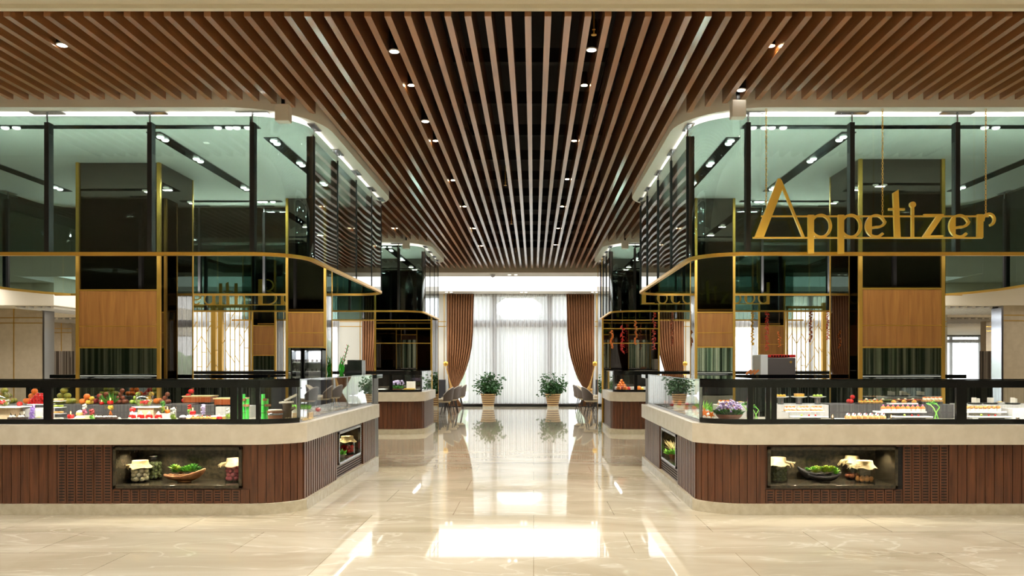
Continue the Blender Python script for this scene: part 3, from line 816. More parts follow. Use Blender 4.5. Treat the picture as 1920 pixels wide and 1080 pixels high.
# beige boxes fixed under the soffit corners, chained sign
for s, x, y, l in ((-1, -2.45, 7.9, 'near left'), (1, 1.97, 7.78, 'near right'), (-1, -2.62, 16.6, 'far left'), (1, 1.88, 16.6, 'far right')):
    r = thing('beige_box', 'small beige box fixed under the rounded corner of the %s soffit' % l, 'box', (x, y, 4.0))
    MB().box(x - .068, x + .068, y - .05, y + .06, 3.865, 4.03).build('housing', 'soffit_white', r, bevel=.008)
    MB().box(x - .015, x + .015, y - .01, y + .02, 4.03, 4.2).build('bracket', 'black_metal', r)

# ---------------------------------------------------------------- hanging letter signs
def stroke(mb, pts, w, y0, y1, closed=False):
    """flat ribbon of width w in the x/z plane, extruded in y"""
    P = [Vector((p[0], p[1])) for p in pts]; n = len(P); l = []; r = []
    for i, p in enumerate(P):
        a = P[(i - 1) % n] if closed else P[max(i - 1, 0)]; b = P[(i + 1) % n] if closed else P[min(i + 1, n - 1)]
        d = (b - a).normalized(); nn = Vector((-d.y, d.x)); ww = w[i] if isinstance(w, (list, tuple)) else w
        l.append(p + nn * ww / 2); r.append(p - nn * ww / 2)
    rng = range(n if closed else n - 1)
    for i in rng:
        j = (i + 1) % n
        mb.prism_xz([tuple(l[i]), tuple(r[i]), tuple(r[j]), tuple(l[j])], y0, y1)
def ell(cx, cz, rx, rz, a0, a1, n=22):
    return [(cx + rx * math.cos(math.radians(a0 + (a1 - a0) * i / n)), cz + rz * math.sin(math.radians(a0 + (a1 - a0) * i / n))) for i in range(n + 1)]
# glyphs in target pixels of the near sign: x from the glyph's left edge, z up from the base line
def G_e(add, st):
    add([(12, 1.5)] + ell(20, 22, 20, 22, 248, 112, 16) + [(12, 42)])
    st(ell(20, 22, 17.6, 20, 118, 20, 12) + ell(22, 32, 15.6, 12, 0, -95, 10) + [(12, 18.5)], 4.6)
    st(ell(20, 22, 18, 20, 240, 318, 12), 4.6)
def G_p(add, st):
    add([(0, 43), (0, -30), (11, -30), (11, 43)]); st(ell(24, 22, 18.5, 20.5, 0, 360, 30), 4.8, True)
def G_a(add, st):
    add([(33, 43), (33, 0), (44, 0), (44, 43)]); st(ell(20, 22, 18.5, 20.5, 0, 360, 30), 4.8, True)
def G_d(add, st):
    add([(33, 84), (33, 0), (44, 0), (44, 84)]); st(ell(20, 22, 18.5, 20.5, 0, 360, 30), 4.8, True)
def G_o(add, st): add([(10, 4)] + ell(21, 22, 21, 22, 235, 125, 14) + [(10, 40)]); st(ell(21, 22, 18.5, 20.5, 0, 360, 30), 4.8, True)
def G_c(add, st): add([(11, 4)] + ell(21, 22, 21, 22, 235, 125, 14) + [(11, 40)]); st(ell(21, 22, 18.5, 20.5, 45, 320, 24), 4.8)
def G_l(add, st): add([(0, 84), (0, 0), (11, 0), (11, 84)])
def G_h(add, st): add([(0, 84), (0, 0), (11, 0), (11, 84)]); st([(11, 26)] + ell(24, 27, 14, 14, 160, 0, 12) + [(38, 0)], 5)
def G_u(add, st): add([(0, 43), (0, 0), (11, 0), (11, 43)]); st([(11, 14)] + ell(25, 16, 14, 14, 200, 360, 12) + [(39, 43)], 5)
def G_t(add, st): add([(-1, 84), (9, 90), (13, 0), (2, 0)]); st([(-9, 53.5), (21, 53.5)], 4)
def G_L(add, st): add([(0, 100), (0, 0), (16, 0), (16, 100)]); st([(16, 2), (50, 2)], 5)
def G_F(add, st): add([(0, 100), (0, 0), (16, 0), (16, 100)]); st([(16, 98), (55, 98)], 5); st([(16, 52), (46, 52)], 4)
def G_H(add, st): add([(0, 100), (0, 0), (16, 0), (16, 100)]); st([(60, 0), (60, 100)], 5); st([(16, 50), (60, 50)], 4)
def G_B(add, st):
    add([(0, 100), (0, 0), (16, 0), (16, 100)]); st([(16, 98)] + ell(34, 76, 24, 22, 90, -90, 14) + [(30, 54)] + ell(30, 60, 8, 7, 270, 60, 8), 4.5)
    st([(34, 54)] + ell(38, 27, 32, 25, 90, -90, 18) + [(16, 2)], 4.8)
def G_A(add, st):
    add([(0, 0), (17, 0), (53, 93), (49, 111), (44, 111)]); st([(48.5, 108), (92, 1)], 4.4)
def G_i(add, st): st([(2.5, 0), (2.5, 60)], 5); add(ell(2.5, 62, 5.8, 5.8, 0, 345, 15))
def G_z(add, st): st([(3, 42.5), (40, 42.5)], 4); add([(28, 42), (40, 42), (12, 1), (0, 1)]); st([(2, 2.5), (39, 2.5)], 4)
def G_r(add, st): add([(0, 44), (0, 0), (11, 0), (11, 44)]); st([(11, 31)] + ell(22, 34, 10.5, 11, 160, -78, 16), 4.4)
G = dict(A=G_A, p=G_p, e=G_e, t=G_t, i=G_i, z=G_z, r=G_r, L=G_L, o=G_o, c=G_c, a=G_a, l=G_l, F=G_F, d=G_d, H=G_H, h=G_h, B=G_B, u=G_u)
def sign(label, Y, base_px, letters, rails, chains, sc=1.0, top=ZS):
    k = Y / F; th = .03
    root = thing('hanging_sign', label, 'sign', (X_at(letters[0][1], Y), Y, Z_at(base_px, Y)))
    for ch, px in letters:
        mb = MB(); ox, oz = X_at(px, Y), Z_at(base_px, Y)
        tr = lambda P: [(ox + x * k * sc, oz + z * k * sc) for x, z in P]
        def add(P): mb.prism_xz(tr(P), Y, Y + th)
        def st(P, w_, closed=False): stroke(mb, tr(P), w_ * k * sc, Y + .0004, Y + th - .0004, closed)
        G[ch](add, st); fixn(mb.build('letter', 'gold_paint', root))
    for (xa, xb, py, w_) in rails:
        z = Z_at(py, Y); MB().box(X_at(xa, Y), X_at(xb, Y), Y + .012, Y + .022, z - w_ * k / 2, z + w_ * k / 2).build('rail', 'gold_paint', root)
    for (px, py) in chains:
        cm = MB(); x = X_at(px, Y); z = Z_at(py, Y); n = int((top - z) / .026)
        for q in range(n): cm.ring((x, Y + .015, z + .013 + q * (top - z) / n), .0078, .0026, 'y' if q % 2 else 'x', 2.1, 8, 4)
        cm.build('chain', 'brass', root, 60)
    return root
sign('large golden hanging sign reading Appetizer before the near right canopy', 7.93, 445.5,
     [('A', 1415), ('p', 1515.5), ('p', 1572), ('e', 1623), ('t', 1676), ('i', 1709.5), ('z', 1730), ('e', 1780), ('r', 1833)],
     [(1428, 1856, 405, 3.2), (1412, 1844, 445.5, 3.2)], [(1437.5, 385), (1656, 403), (1850, 402)])
sign('golden hanging sign reading Local Food over the far right counter', 16.66, 569.5,
     [('L', 1203.5), ('o', 1232), ('c', 1258), ('a', 1280), ('l', 1309), ('F', 1335), ('o', 1370), ('o', 1396), ('d', 1422)],
     [(1203, 1443, 569.5, 1.6), (1230, 1443, 548, 1.4)], [(1225, 540), (1420, 530)], .48)
sign('golden hanging sign reading Health Bu over the far left counter', 16.66, 571.5,
     [('H', 318), ('e', 358), ('a', 382), ('l', 410.5), ('t', 423.5), ('h', 439.5), ('B', 484), ('u', 526.5)],
     [(318, 548, 571.5, 1.6)], [(335, 530), (455, 530), (540, 550)], .48)

# ---------------------------------------------------------------- display cases
def case(side, rank, Y0, Yend, posts, depth=.95):
    """posts: x ranges of the black uprights on the front, as world x"""
    s, Xa, L = ISL[side]; nm = 'near' if rank == 0 else 'far'; g = .085
    root = thing('display_case', 'black framed glass display case on the %s %s counter' % (nm, side), 'display case', (Xa + s * 1.5, Y0 + g, CH))
    Rx = .5 if rank == 0 else .42
    P = arcs(Xa, s, Y0, Rx, .30, Yend, L, -g); front = P[:-1]
    n = len(front)
    off = arcs(Xa, s, Y0, Rx, .30, Yend, L, -g - .03)[:n]
    z0, z1 = CH + .001, CT
    fixn(MB().strip(front, off, z0, z0 + .05).build('bottom_rail', 'black_metal', root, 30))
    fixn(MB().strip(front, off, z1 - .075, z1 - .001).build('top_rail', 'black_metal', root, 30))
    mid = [((a[0] + b[0]) / 2, (a[1] + b[1]) / 2) for a, b in zip(front, off)]
    offset = [(x, y + .005) for x, y in mid]
    cuts = [p for pr in posts for p in pr]
    xs = sorted(posts)
    f0 = mid[0][0]; f1 = mid[1][0]
    # straight panes between uprights
    lo, hi = min(f0, f1), max(f0, f1)
    cur = lo
    for a, b in xs + [(hi, hi)]:
        if a - cur > .03: MB().box(cur, a, Y0 + g + .012, Y0 + g + .018, z0 + .05, z1 - .075).build('glass_pane', 'case_glass', root)
        cur = b
    for a, b in xs: MB().box(a, b, Y0 + g - .002, Y0 + g + .035, z0, z1 - .001).build('upright', 'black_metal', root)
    fixn(offset_pane(MB(), mid[1:], z0 + .05, z1 - .075, .006).build('corner_glass', 'case_glass', root, 60))
    # side: clear panes, thin steel lines
    xs_ = Xa + s * g; ya = mid[-1][1]; m1 = ya + (Yend - ya) * .56
    ye = Yend - .06
    for a, b in ((ya, m1 - .01), (m1 + .01, ye)): MB().box(xs_, xs_ + s * .008, a, b, z0 + .03, z1 - .006).build('glass_pane', 'case_glass', root)
    st = MB().box(xs_ - .003, xs_ + s * .015, ya, ye, z0, z0 + .03).box(xs_ - s * .002, xs_ + s * .012, ya, ye, z1 - .008, z1)
    for y in (m1, ye): st.box(xs_ - s * .002, xs_ + s * .012, y - .008, y + .008, z0, z1)
    st.box(xs_, xs_ + s * .03, ya - .01, ya + .02, z0, z1)
    st.build('side_frame', 'steel', root)
    # end pane and glass lid over the side, black lid over the front
    MB().box(xs_, Xa + s * .75, ye, ye + .008, z0, z1 - .006).build('glass_pane', 'case_glass', root)
    lid = [(x, y) for x, y in front] + [(xs_, Y0 + g + .55), (xs_ + s * .6, Y0 + g + .55), (Xa + s * L, Y0 + g + .55)]
    fixn(MB().prism(front + [(Xa + s * (g + .35), ya), (Xa + s * (g + .6), Y0 + .42), (Xa + s * L, Y0 + .42)], z1, z1 + .012).build('lid', 'black_gloss', root))
    MB().box(xs_, xs_ + s * .62, ya, ye, z1 - .0005, z1 + .007).build('glass_lid', 'case_glass', root)
    # led line under the front rail
    led = MB().box(min(f0, f1) + .02, max(f0, f1), Y0 + g + .036, Y0 + g + .044, z1 - .018, z1 - .012); led.build('light_strip', 'strip_glow', root)
    x0, x1 = sorted((f0, f1)); nL = 5 if rank == 0 else 3
    for i in range(nL):
        xx = x0 + (x1 - x0) * (i + .5) / nL
        area('case_light', (xx, Y0 + g + .09, z1 - .035), (x1 - x0) / nL * .9, .04, (8 if rank == 0 else 7), (1, .97, .90), (.0, 0, 0))
    area('case_light', (xs_ + s * .2, (ya + ye) / 2, z1 - .03), .04, (ye - ya) * .9, 5, (1, .97, .92))
    base = MB().prism(off + [(Xa + s * (g + .04), Yend - .1), (Xa + s * (g + .62), Yend - .1), (Xa + s * (g + .62), Y0 + 1.0), (Xa + s * L, Y0 + 1.0)], CH + .0005, CH + .016)
    fixn(base.build('display_base', 'base_pale', root))
    return root
mat('base_pale', (196, 186, 168), .25)
k8 = 8.09 / F
fx = lambda a, b: (X_at(a, 8.09), X_at(b, 8.09))
case('left', 0, 8.0, 12.15, [fx(82, 97), fx(432, 445), fx(447, 453), fx(480, 487)])
case('right', 0, 8.0, 12.15, [fx(1402, 1412), fx(1436, 1444), fx(1446, 1456), fx(1793, 1812)])
q = 17.24
case('left', 1, 17.15, 19.15, [(-4.9, -4.82), (X_at(733, q) - .035, X_at(733, q) + .035), (X_at(702, q) - .04, X_at(702, q) + .04)])
case('right', 1, 17.15, 19.15, [(4.2, 4.28), (X_at(1192, q) - .035, X_at(1192, q) + .035), (3.3, 3.37)])
# dark stepped display plinths inside the near cases
mat('shelf_white', (206, 203, 197), .3)
def step(x0, x1, y0, y1, z0, z1, m_, label):
    tag(MB().box(x0, x1, y0, y1, z0, z1).build('display_riser', m_, bevel=.004), label, 'display riser'); return z1
TL = 1.055
step(X_at(97, 8.72), X_at(402, 8.72), 8.72, 9.1, CH + .017, TL, 'tier_grey', 'long dark grey riser at the back of the near left case')
step(X_at(-60, 8.72), X_at(94, 8.72), 8.72, 9.1, CH + .017, TL, 'tier_grey', 'dark grey riser in the leftmost bay of the near left case')
step(X_at(404, 8.72), X_at(462, 8.72), 8.72, 9.1, CH + .017, TL - .02, 'shelf_white', 'white riser under the copper chafing dishes')
step(X_at(1457, 8.72), X_at(1554, 8.72), 8.72, 9.1, CH + .017, TL, 'shelf_white', 'white riser under three pedestal plates in the near right case')
step(X_at(1556, 8.72), X_at(1788, 8.72), 8.72, 9.1, CH + .017, TL + .005, 'tier_grey', 'dark grey riser in the middle bay of the near right case')
step(X_at(1814, 8.72), X_at(1990, 8.72), 8.72, 9.1, CH + .017, TL, 'shelf_white', 'white riser in the rightmost bay of the near right case')
# ================================================================ ceiling lamps, sprinklers
def gap(x):
    """centre of the gap between slats nearest to x"""
    n = math.floor((x + .0417) / .1492); return -.0417 + (n + .5) * .1492
BIG = [(738, 92, 'left of the aisle centre'), (1112, 89, 'right of the aisle centre'), (121, 80, 'at the far left of the picture'), (797, 224, 'second from the front left of the aisle'), (1390, 165, 'above the right soffit corner')]
pr = None
for px, py, lab in BIG:
    Y = 2.62 * F / (VY - py); x = gap(X_at(px, Y))
    if pr is None:
        r = thing('downlight', 'x', 'ceiling lamp')
        MB().lathe([(.038, .0), (.044, .005), (.044, .24), (0, .24)], n=20).build('lamp_housing', 'black_metal', r, 40)
        MB().lathe([(.030, .0), (.044, -.003), (.046, .006), (.038, .012)], n=20).build('lamp_ring', 'white_paint', r, 40)
        MB().lathe([(0, -.005), (.034, -.005), (.034, -.001), (0, -.001)], n=20).build('lamp_lens', 'emit_white', r)
        MB().tube([(0, 0, .24), (0, 0, .4)], .006, 6).build('lamp_stem', 'black_metal', r)
        pr = Kind(r)
    pr.at((x, Y, 4.10), 0, 'black tube downlight with white ring between slats, ' + lab)
    if px != 1390: spot('downlight_beam', (x, Y, 4.09), 130, (1, .95, .86), 95, .03)
SM = [(772, 160), (1096, 160), (1442, 86), (819, 264), (1078, 264), (849, 338), (1065, 336), (868, 387), (1054, 387), (888, 428), (1047, 428), (901, 461), (1041, 459), (741, 428)]
r = thing('spotlight', 'x', 'ceiling lamp')
MB().lathe([(.03, 0), (.034, .004), (.034, .12), (0, .12)], n=16).build('lamp_housing', 'black_metal', r, 40)
MB().lathe([(0, -.004), (.03, -.002), (.03, .003), (0, .003)], n=16).build('lamp_lens', 'emit_warm', r)
ks = Kind(r)
words = ['first', 'second', 'third', 'fourth', 'fifth', 'sixth', 'seventh']
cnt = {-1: 0, 1: 0}
for px, py in SM:
    Y = 2.64 * F / (VY - py); x = gap(X_at(px, Y)); s = -1 if px < 1000 else 1
    if px == 1442: lab = 'glowing warm spotlight among the slats above the near right canopy'
    elif px == 741: lab = 'glowing warm spotlight among the slats between the left islands'
    else:
        lab = 'glowing warm spotlight in the %s row over the aisle, %s from the front' % ('left' if s < 0 else 'right', words[cnt[s]]); cnt[s] += 1
    ks.at((x, Y, 4.14), 0, lab)
    spot('spotlight_beam', (x, Y, 4.125), 120, (1, .88, .70), 100, .025)
for x in (-5.9, -4.4, -3.1, 2.6, 3.9, 5.2): spot('slat_beam', (gap(x), 7.0, 4.09), 80, (1, .88, .70), 80, .03)
for x, Y, lab in ((-6.5, 14.6, 'left'), (-4.3, 14.6, 'left'), (3.6, 14.6, 'right'), (5.6, 14.6, 'right')): spot('slat_beam', (gap(x), Y, 4.09), 170, (1, .88, .70), 110, .03)
r = thing('sprinkler', 'x', 'sprinkler')
MB().tube([(0, 0, .3), (0, 0, .03)], .008, 6).lathe([(0, .0), (.022, .0), (.022, .006), (.006, .01), (.008, .04), (.014, .045), (0, .06)], n=10).build('sprinkler_head', 'brass', r, 40)
k_ = Kind(r)
for i, (px, py) in enumerate(((951, 348), (961, 420), (966, 472), (1102, 66))):
    Y = 2.62 * F / (VY - py); k_.at((gap(X_at(px, Y)), Y, 4.12), 0, 'small brass sprinkler between the slats, %s' % ('nearest of three left of the centre line', 'middle of three left of the centre line', 'farthest of three left of the centre line', 'beside the front right downlight')[i])
# downlights of the plaster strips before the windows
r = thing('recessed_light', 'x', 'ceiling lamp')
MB().lathe([(0, -.004), (.045, -.004), (.045, 0)], n=14).build('lamp_lens', 'emit_white', r)
MB().lathe([(.045, -.001), (.062, -.006), (.065, 0)], n=14).build('lamp_ring', 'white_paint', r)
kr = Kind(r)
for px, Y, z in ((837, 27.6, 3.948), (846, 27.6, 3.948), (978, 27.6, 3.948), (986, 27.6, 3.948), (1111, 27.6, 3.948), (1119, 27.6, 3.948), (955, 22.4, 3.968), (967, 22.4, 3.968)):
    side = 'left' if px < 900 else 'middle' if px < 1050 else 'right'
    kr.at((X_at(px, Y), Y, z), 0, ('recessed white lamp of the %s pair right before the window' % side) if Y > 25 else 'recessed white lamp of the pair behind the last slats', 'pairs of recessed lamps')
for x in (-5.2, -3.2, -.4, 2.1, 5.0, -8.5, 8): spot('window_beam', (x, 27.4, 3.9), 150, (1, .93, .82), 70, .03)
r = thing('smoke_detector', 'small grey dome smoke detector on the plaster strip behind the slats', 'smoke detector', (X_at(924, 22.3), 22.3, 3.97))
MB().lathe([(0, -.09), (.05, -.07), (.07, -.02), (.09, 0)], (r.location.x, r.location.y, 3.97), 14).build('detector_dome', 'steel', r, 50)
MB().lathe([(.09, -.012), (.1, -.012), (.1, 0)], (r.location.x, r.location.y, 3.97), 14).build('detector_base', 'white_paint', r)

# ================================================================ potted plants by the window
mat('leaf_dark', (34, 74, 34), .45, col2=(60, 104, 46), vscale=7)
mat('leaf_mid', (44, 112, 36), .4, col2=(96, 168, 60), vscale=30)
mat('leaf_bright', (112, 206, 64), .4, col2=(180, 232, 110), vscale=30)
mat('stem_brown', (84, 66, 44), .7)
mat('soil', (52, 38, 28), .9)
def banded(name, c1, c2, scale):
    m = mat(name, c1, .4); nt = m.node_tree; b = nt.nodes['Principled BSDF']
    tc = nt.nodes.new('ShaderNodeTexCoord'); w_ = nt.nodes.new('ShaderNodeTexWave'); w_.bands_direction = 'Z'; w_.inputs['Scale'].default_value = scale; w_.inputs['Distortion'].default_value = .3
    r_ = nt.nodes.new('ShaderNodeValToRGB'); r_.color_ramp.interpolation = 'CONSTANT'; e = r_.color_ramp.elements
    e[0].color = sr(c1); e[1].position = .5; e[1].color = sr(c2)
    nt.links.new(tc.outputs['Object'], w_.inputs['Vector']); nt.links.new(w_.outputs[0], r_.inputs[0]); nt.links.new(r_.outputs[0], b.inputs['Base Color'])
banded('pot_band', (206, 176, 122), (104, 66, 38), 4.2)
def potted(x, y, seed, label):
    rnd = random.Random(seed); r = thing('potted_plant', label, 'plant', (x, y, 0))
    k = 1.0
    MB().lathe([(.0, 0), (.165, 0), (.17, .03), (.185, .06), (.255, .44), (.275, .45), (.275, .48), (.245, .48), (.235, .42), (0, .42)], (x, y, 0), 28).build('pot', 'pot_band', r, 35)
    MB().lathe([(.18, 0), (.2, .0), (.2, .06), (.18, .06)], (x, y, 0), 28).build('saucer', 'plinth_stone', r, 35)
    MB().lathe([(0, .43), (.235, .425)], (x, y, 0), 20).build('soil', 'soil', r)
    st = MB(); lf = MB(); tips = []
    for i in range(26):
        a = rnd.uniform(0, 2 * PI); sp = rnd.uniform(.05, .42); h = rnd.uniform(.65, 1.22) - sp * .5
        p = [(x, y, .42)]
        for q in range(1, 6):
            t_ = q / 5; p.append((x + math.cos(a) * sp * t_ ** 1.3 + rnd.uniform(-.02, .02), y + math.sin(a) * sp * t_ ** 1.3 + rnd.uniform(-.02, .02), .42 + (h - .42) * t_))
        st.tube(p, [.012, .01, .008, .007, .005, .003], 5)
        for q in range(2, 6):
            for _ in range(11):
                c = Vector(p[q]) + Vector((rnd.gauss(0, .075), rnd.gauss(0, .075), rnd.gauss(0, .07)))
                d = Vector((c.x - x + rnd.gauss(0, .12), c.y - y + rnd.gauss(0, .12), rnd.gauss(-.02, .1))).normalized()
                random.seed(rnd.random()); lf.blade(c, c + d * rnd.uniform(.06, .11), rnd.uniform(.04, .065), .006)
    for i in range(60):   # a few drooping shoots
        a = rnd.uniform(0, 2 * PI); rr = rnd.uniform(.3, .43)
        c = Vector((x + rr * math.cos(a), y + rr * math.sin(a), rnd.uniform(.5, .9))); lf.blade(c, c + Vector((math.cos(a) * .05, math.sin(a) * .05, -.08)), .05, .006)
    st.build('stems', 'stem_brown', r); lf.build('leaves', 'leaf_dark', r)
potted(X_at(916, 27.75), 27.6, 3, 'bushy green plant in a striped pot left of the aisle window centre')
potted(X_at(1036.5, 27.75), 27.6, 8, 'bushy green plant in a striped pot right of the aisle window centre')

# ================================================================ dining chairs and tables
mat('cream_leather', (216, 200, 170), .45); mat('taupe_cloth', (112, 100, 92), .7); mat('dark_leg', (44, 26, 18), .4)
mat('dark_panel', (50, 50, 54), .35)
def chair(label, mirror=False):
    r = thing('dining_chair', label, 'chair')
    # faces +x; shell wraps round the back at -x
    MB().lathe([(0, .40), (.2, .40), (.235, .42), (.245, .46), (.225, .5), (0, .505)], (0, 0, 0), 22, 1.0, 1.0).build('seat', 'cream_leather', r, 50)
    inner = MB(); outer = MB()
    n = 18; vi = []; vo = []
    rows = 6
    for j in range(rows + 1):
        t_ = j / rows
        for i in range(n + 1):
            a = math.radians(100 + 160 * i / n); side_ = abs(i / n - .5) * 2
            top = .84 - .22 * side_ ** 2.2
            z = .46 + (top - .46) * t_; rr = .25 + .05 * t_
            vi.append((rr * math.cos(a), rr * math.sin(a), z)); vo.append(((rr + .022) * math.cos(a), (rr + .022) * math.sin(a), z - .01))
    fs = [(j * (n + 1) + i, j * (n + 1) + i + 1, (j + 1) * (n + 1) + i + 1, (j + 1) * (n + 1) + i) for j in range(rows) for i in range(n)]
    for nm, v, m_ in (('backrest', vi, 'cream_leather'), ('outer_shell', vo, 'taupe_cloth')):
        o = MB().add(v, fs).build(nm, m_, r, 60); q = o.modifiers.new('thick', 'SOLIDIFY'); q.thickness = .018; q.offset = 0
    for sx, sy in ((1, 1), (1, -1), (-1, 1), (-1, -1)):
        MB().tube([(sx * .13, sy * .13, .41), (sx * .21, sy * .2, 0)], [.017, .010], 8).build('leg', 'dark_leg', r, 50)
    return Kind(r)
kc = chair('x')
for (px, Y, rz, lab) in ((830, 23.0, PI, 'cream and taupe chair left of the aisle, nearest of its row'), (842, 24.1, PI * .96, 'cream and taupe chair left of the aisle, second of its row'), (846, 24.9, PI * 1.05, 'cream and taupe chair left of the aisle, third of its row'), (856, 25.9, PI, 'cream and taupe chair left of the aisle, beside the brown drape'),
                         (1111, 23.3, .15, 'taupe backed chair right of the aisle, nearest of its row'), (1100, 24.6, -.2, 'taupe backed chair right of the aisle, second of its row'), (1093, 25.7, .1, 'taupe backed chair right of the aisle, beside the brown drape'), (1124, 25.75, PI, 'cream chair facing the aisle right of the two taupe chairs')):
    kc.at((X_at(px, Y), Y, 0), rz, lab)
for s, x, side in ((-1, -3.35, 'left'), (1, 2.85, 'right')):
    r = thing('dining_table', 'dark dining table with napkins %s of the aisle' % side, 'table', (x, 24.3, 0))
    MB().box(x - .35, x + .35, 22.9, 25.6, .71, .75).build('tabletop', 'dark_leg', r, bevel=.01)
    for a in (-.28, .28):
        for b in (23.0, 25.5): MB().tube([(x + a, b, .71), (x + a, b, 0)], .03, 8).build('leg', 'dark_leg', r)
    for j, (dx, dy) in enumerate(((0.1, 23.2), (.05, 23.9), (.1, 24.6))):
        nb = MB(); cx_, cy_ = x + dx * s * -1, dy
        for q in range(3): nb.prism_xz([(cx_ - .12 + .05 * q, .752), (cx_ + .06 + .05 * q, .752), (cx_ - .02 + .05 * q, .752 + .09)], cy_ - .05 + .03 * q, cy_ - .03 + .03 * q)
        tag(nb.build('folded_napkin', 'cream_leather'), '%s folded cream napkin on the dark table %s of the aisle' % (('nearest', 'middle', 'farthest')[j], side), 'napkin')
tag(MB().box(-3.95, -3.05, YW - .5, YW - .35, .0, .95).build('dark_screen', 'dark_panel', bevel=.01), 'dark grey waist high panel against the pale pier left of the aisle window', 'panel')
tag(MB().box(2.15, 3.0, YW - .5, YW - .35, .0, .95).build('dark_screen', 'dark_panel', bevel=.01), 'dark grey waist high panel against the pale pier right of the aisle window', 'panel')

# ================================================================ golden lattice screens
def lattice(x0, x1, y, posts, label, seed):
    rnd = random.Random(seed); r = thing('lattice_screen', label, 'screen', ((x0 + x1) / 2, y, 0))
    MB().box(x0, x1, y - .03, y + .03, 2.86, 2.92).box(x0, x1, y - .03, y + .03, 0, .08).box(x0, x0 + .04, y - .03, y + .03, 0, 2.9).box(x1 - .04, x1, y - .03, y + .03, 0, 2.9).build('frame', 'brass', r)
    b = MB(); n = int((x1 - x0) / .115); xs = [x0 + .04 + (x1 - x0 - .08) * i / n for i in range(n + 1)]
    for x in xs: b.box(x - .007, x + .007, y - .01, y + .01, .08, 2.86)
    c = b
    for i in range(n):
        z = rnd.uniform(.2, .5)
        while z < 2.6:
            q = rnd.choice((0, .18, -.18)); c.bar((xs[i], y, z), (xs[i + 1], y, z + q), .012); z += rnd.uniform(.3, .7)
    c.build('bars', 'gold_paint', r)
    for p in posts: MB().box(p, p + .1, y - .06, y + .06, 0, 3.0).build('post', 'brass', r)
lattice(X_at(340, 19.6), X_at(470, 19.6), 19.6, (X_at(398, 19.6), X_at(407, 19.6) + .04), 'golden lattice screen before bright windows behind the near left island', 1)
lattice(X_at(1474, 19.9), X_at(1580, 19.9), 19.9, (X_at(1541, 19.9),), 'golden lattice screen before bright windows behind the near right island', 2)

# ================================================================ kitchen things
mat('fridge_light', (235, 238, 245), .4); mat('red_plastic', (200, 34, 26), .35); mat('grey_metal', (120, 112, 108), .35, .6)
for i, (pa, pb, lab) in enumerate(((545, 566, 'left one of the two lit glass door fridges below the slim oak panel'), (569, 604, 'right one of the two lit glass door fridges below the slim oak panel'))):
    Y = 12.0 if i == 0 else 12.0; a, b = X_at(pa, Y), X_at(pb, Y); z1 = Z_at(653, Y)
    r = thing('glass_door_fridge', lab, 'fridge', ((a + b) / 2, Y, 0))
    c = MB().box(a, a + .02, Y, Y + .22, 0, z1).box(b - .02, b, Y, Y + .22, 0, z1).box(a, b, Y, Y + .22, z1 - .03, z1).box(a, b, Y, Y + .22, 0, .06)
    c.build('housing', 'black_metal', r)
    MB().box(a + .02, b - .02, Y + .205, Y + .22, .06, z1 - .03).build('back_panel', 'fridge_light', r)
    for z in (1.38, 1.52): MB().box(a + .02, b - .02, Y + .03, Y + .2, z, z + .008).build('shelf', 'white_plate', r)
    g = MB()
    for z in (1.388, 1.528):
        for q in range(4): g.lathe([(.0, 0), (.016, 0), (.018, .035), (.0, .04)], (a + .04 + (b - a - .08) * q / 3, Y + .1, z), 8)
    g.build('contents', 'grey_metal', r)
    MB().box(a + .02, b - .02, Y - .006, Y, .06, z1 - .03).build('glass_door', 'case_glass', r)
    area('fridge_light', ((a + b) / 2, Y + .1, z1 - .035), b - a - .06, .1, 3, COOL)
def oven(px0, px1, py, Y, label):
    a, b = X_at(px0, Y), X_at(px1, Y); z1 = Z_at(py, Y)
    r = thing('oven', label, 'oven', ((a + b) / 2, Y, 0))
    MB().box(a, b, Y, Y + .5, 0, z1 - .05).build('body', 'grey_metal', r, bevel=.01)
    MB().box(a, b, Y - .005, Y + .5, z1 - .045, z1).build('red_top', 'red_plastic', r, bevel=.008)
    MB().box(a - .12, a, Y, Y + .5, 0, z1).build('white_side', 'white_plate', r, bevel=.01)
    k = MB()
    for q in range(7): k.box(a + .05 + q * .045, a + .075 + q * .045, Y - .012, Y - .004, z1 - .035, z1 - .012)
    k.build('buttons', 'black_metal', r)
    lo = MB(); lo.lathe([(0, 0), (.02, 0), (.02, .004), (0, .004)], n=12); lo.v = [(b - .08 + v[0], Y - .001 - v[2], z1 - .12 + v[1]) for v in lo.v]; lo.build('badge', 'brass', r)
oven(1440, 1492, 665, 13.2, 'grey oven with red control strip behind the near right back worktop')
# black machine and red green flower decoration on the aisle side of the near left back worktop
Y = 12.85
r = thing('black_machine', 'stepped black machine on the back worktop of the near left island', 'machine', (X_at(666, Y), Y, 1.33))
MB().box(X_at(655, Y), X_at(682, Y), Y - .15, Y + .15, 1.33, Z_at(675, Y)).build('tall_block', 'black_gloss', r, bevel=.01)
MB().box(X_at(649, Y), X_at(656, Y), Y - .12, Y + .12, 1.33, Z_at(683, Y)).build('low_block', 'black_gloss', r, bevel=.01)
mat('glow_green', (60, 190, 50), .3); mat('flower_red', (190, 20, 30), .4); mat('wood_orange', (184, 104, 44), .5)
r = thing('leaf_sculpture', 'tall red and green flower decoration left of the black machine', 'flower decoration', (X_at(642, Y), Y, 1.33))
lf = MB(); fl = MB(); rnd = random.Random(5)
bx, bz = X_at(640, Y), 1.33
for i in range(9):
    a = rnd.uniform(-.25, .5); h = rnd.uniform(.15, .32); pts = [(bx + a * .25 * t_ * h / .3 + .03 * math.sin(t_ * 6 + i), Y + rnd.uniform(-.02, .02), bz + h * t_) for t_ in (0, .25, .5, .75, 1)]
    lf.tube(pts, [.008, .012, .011, .008, .002], 5)
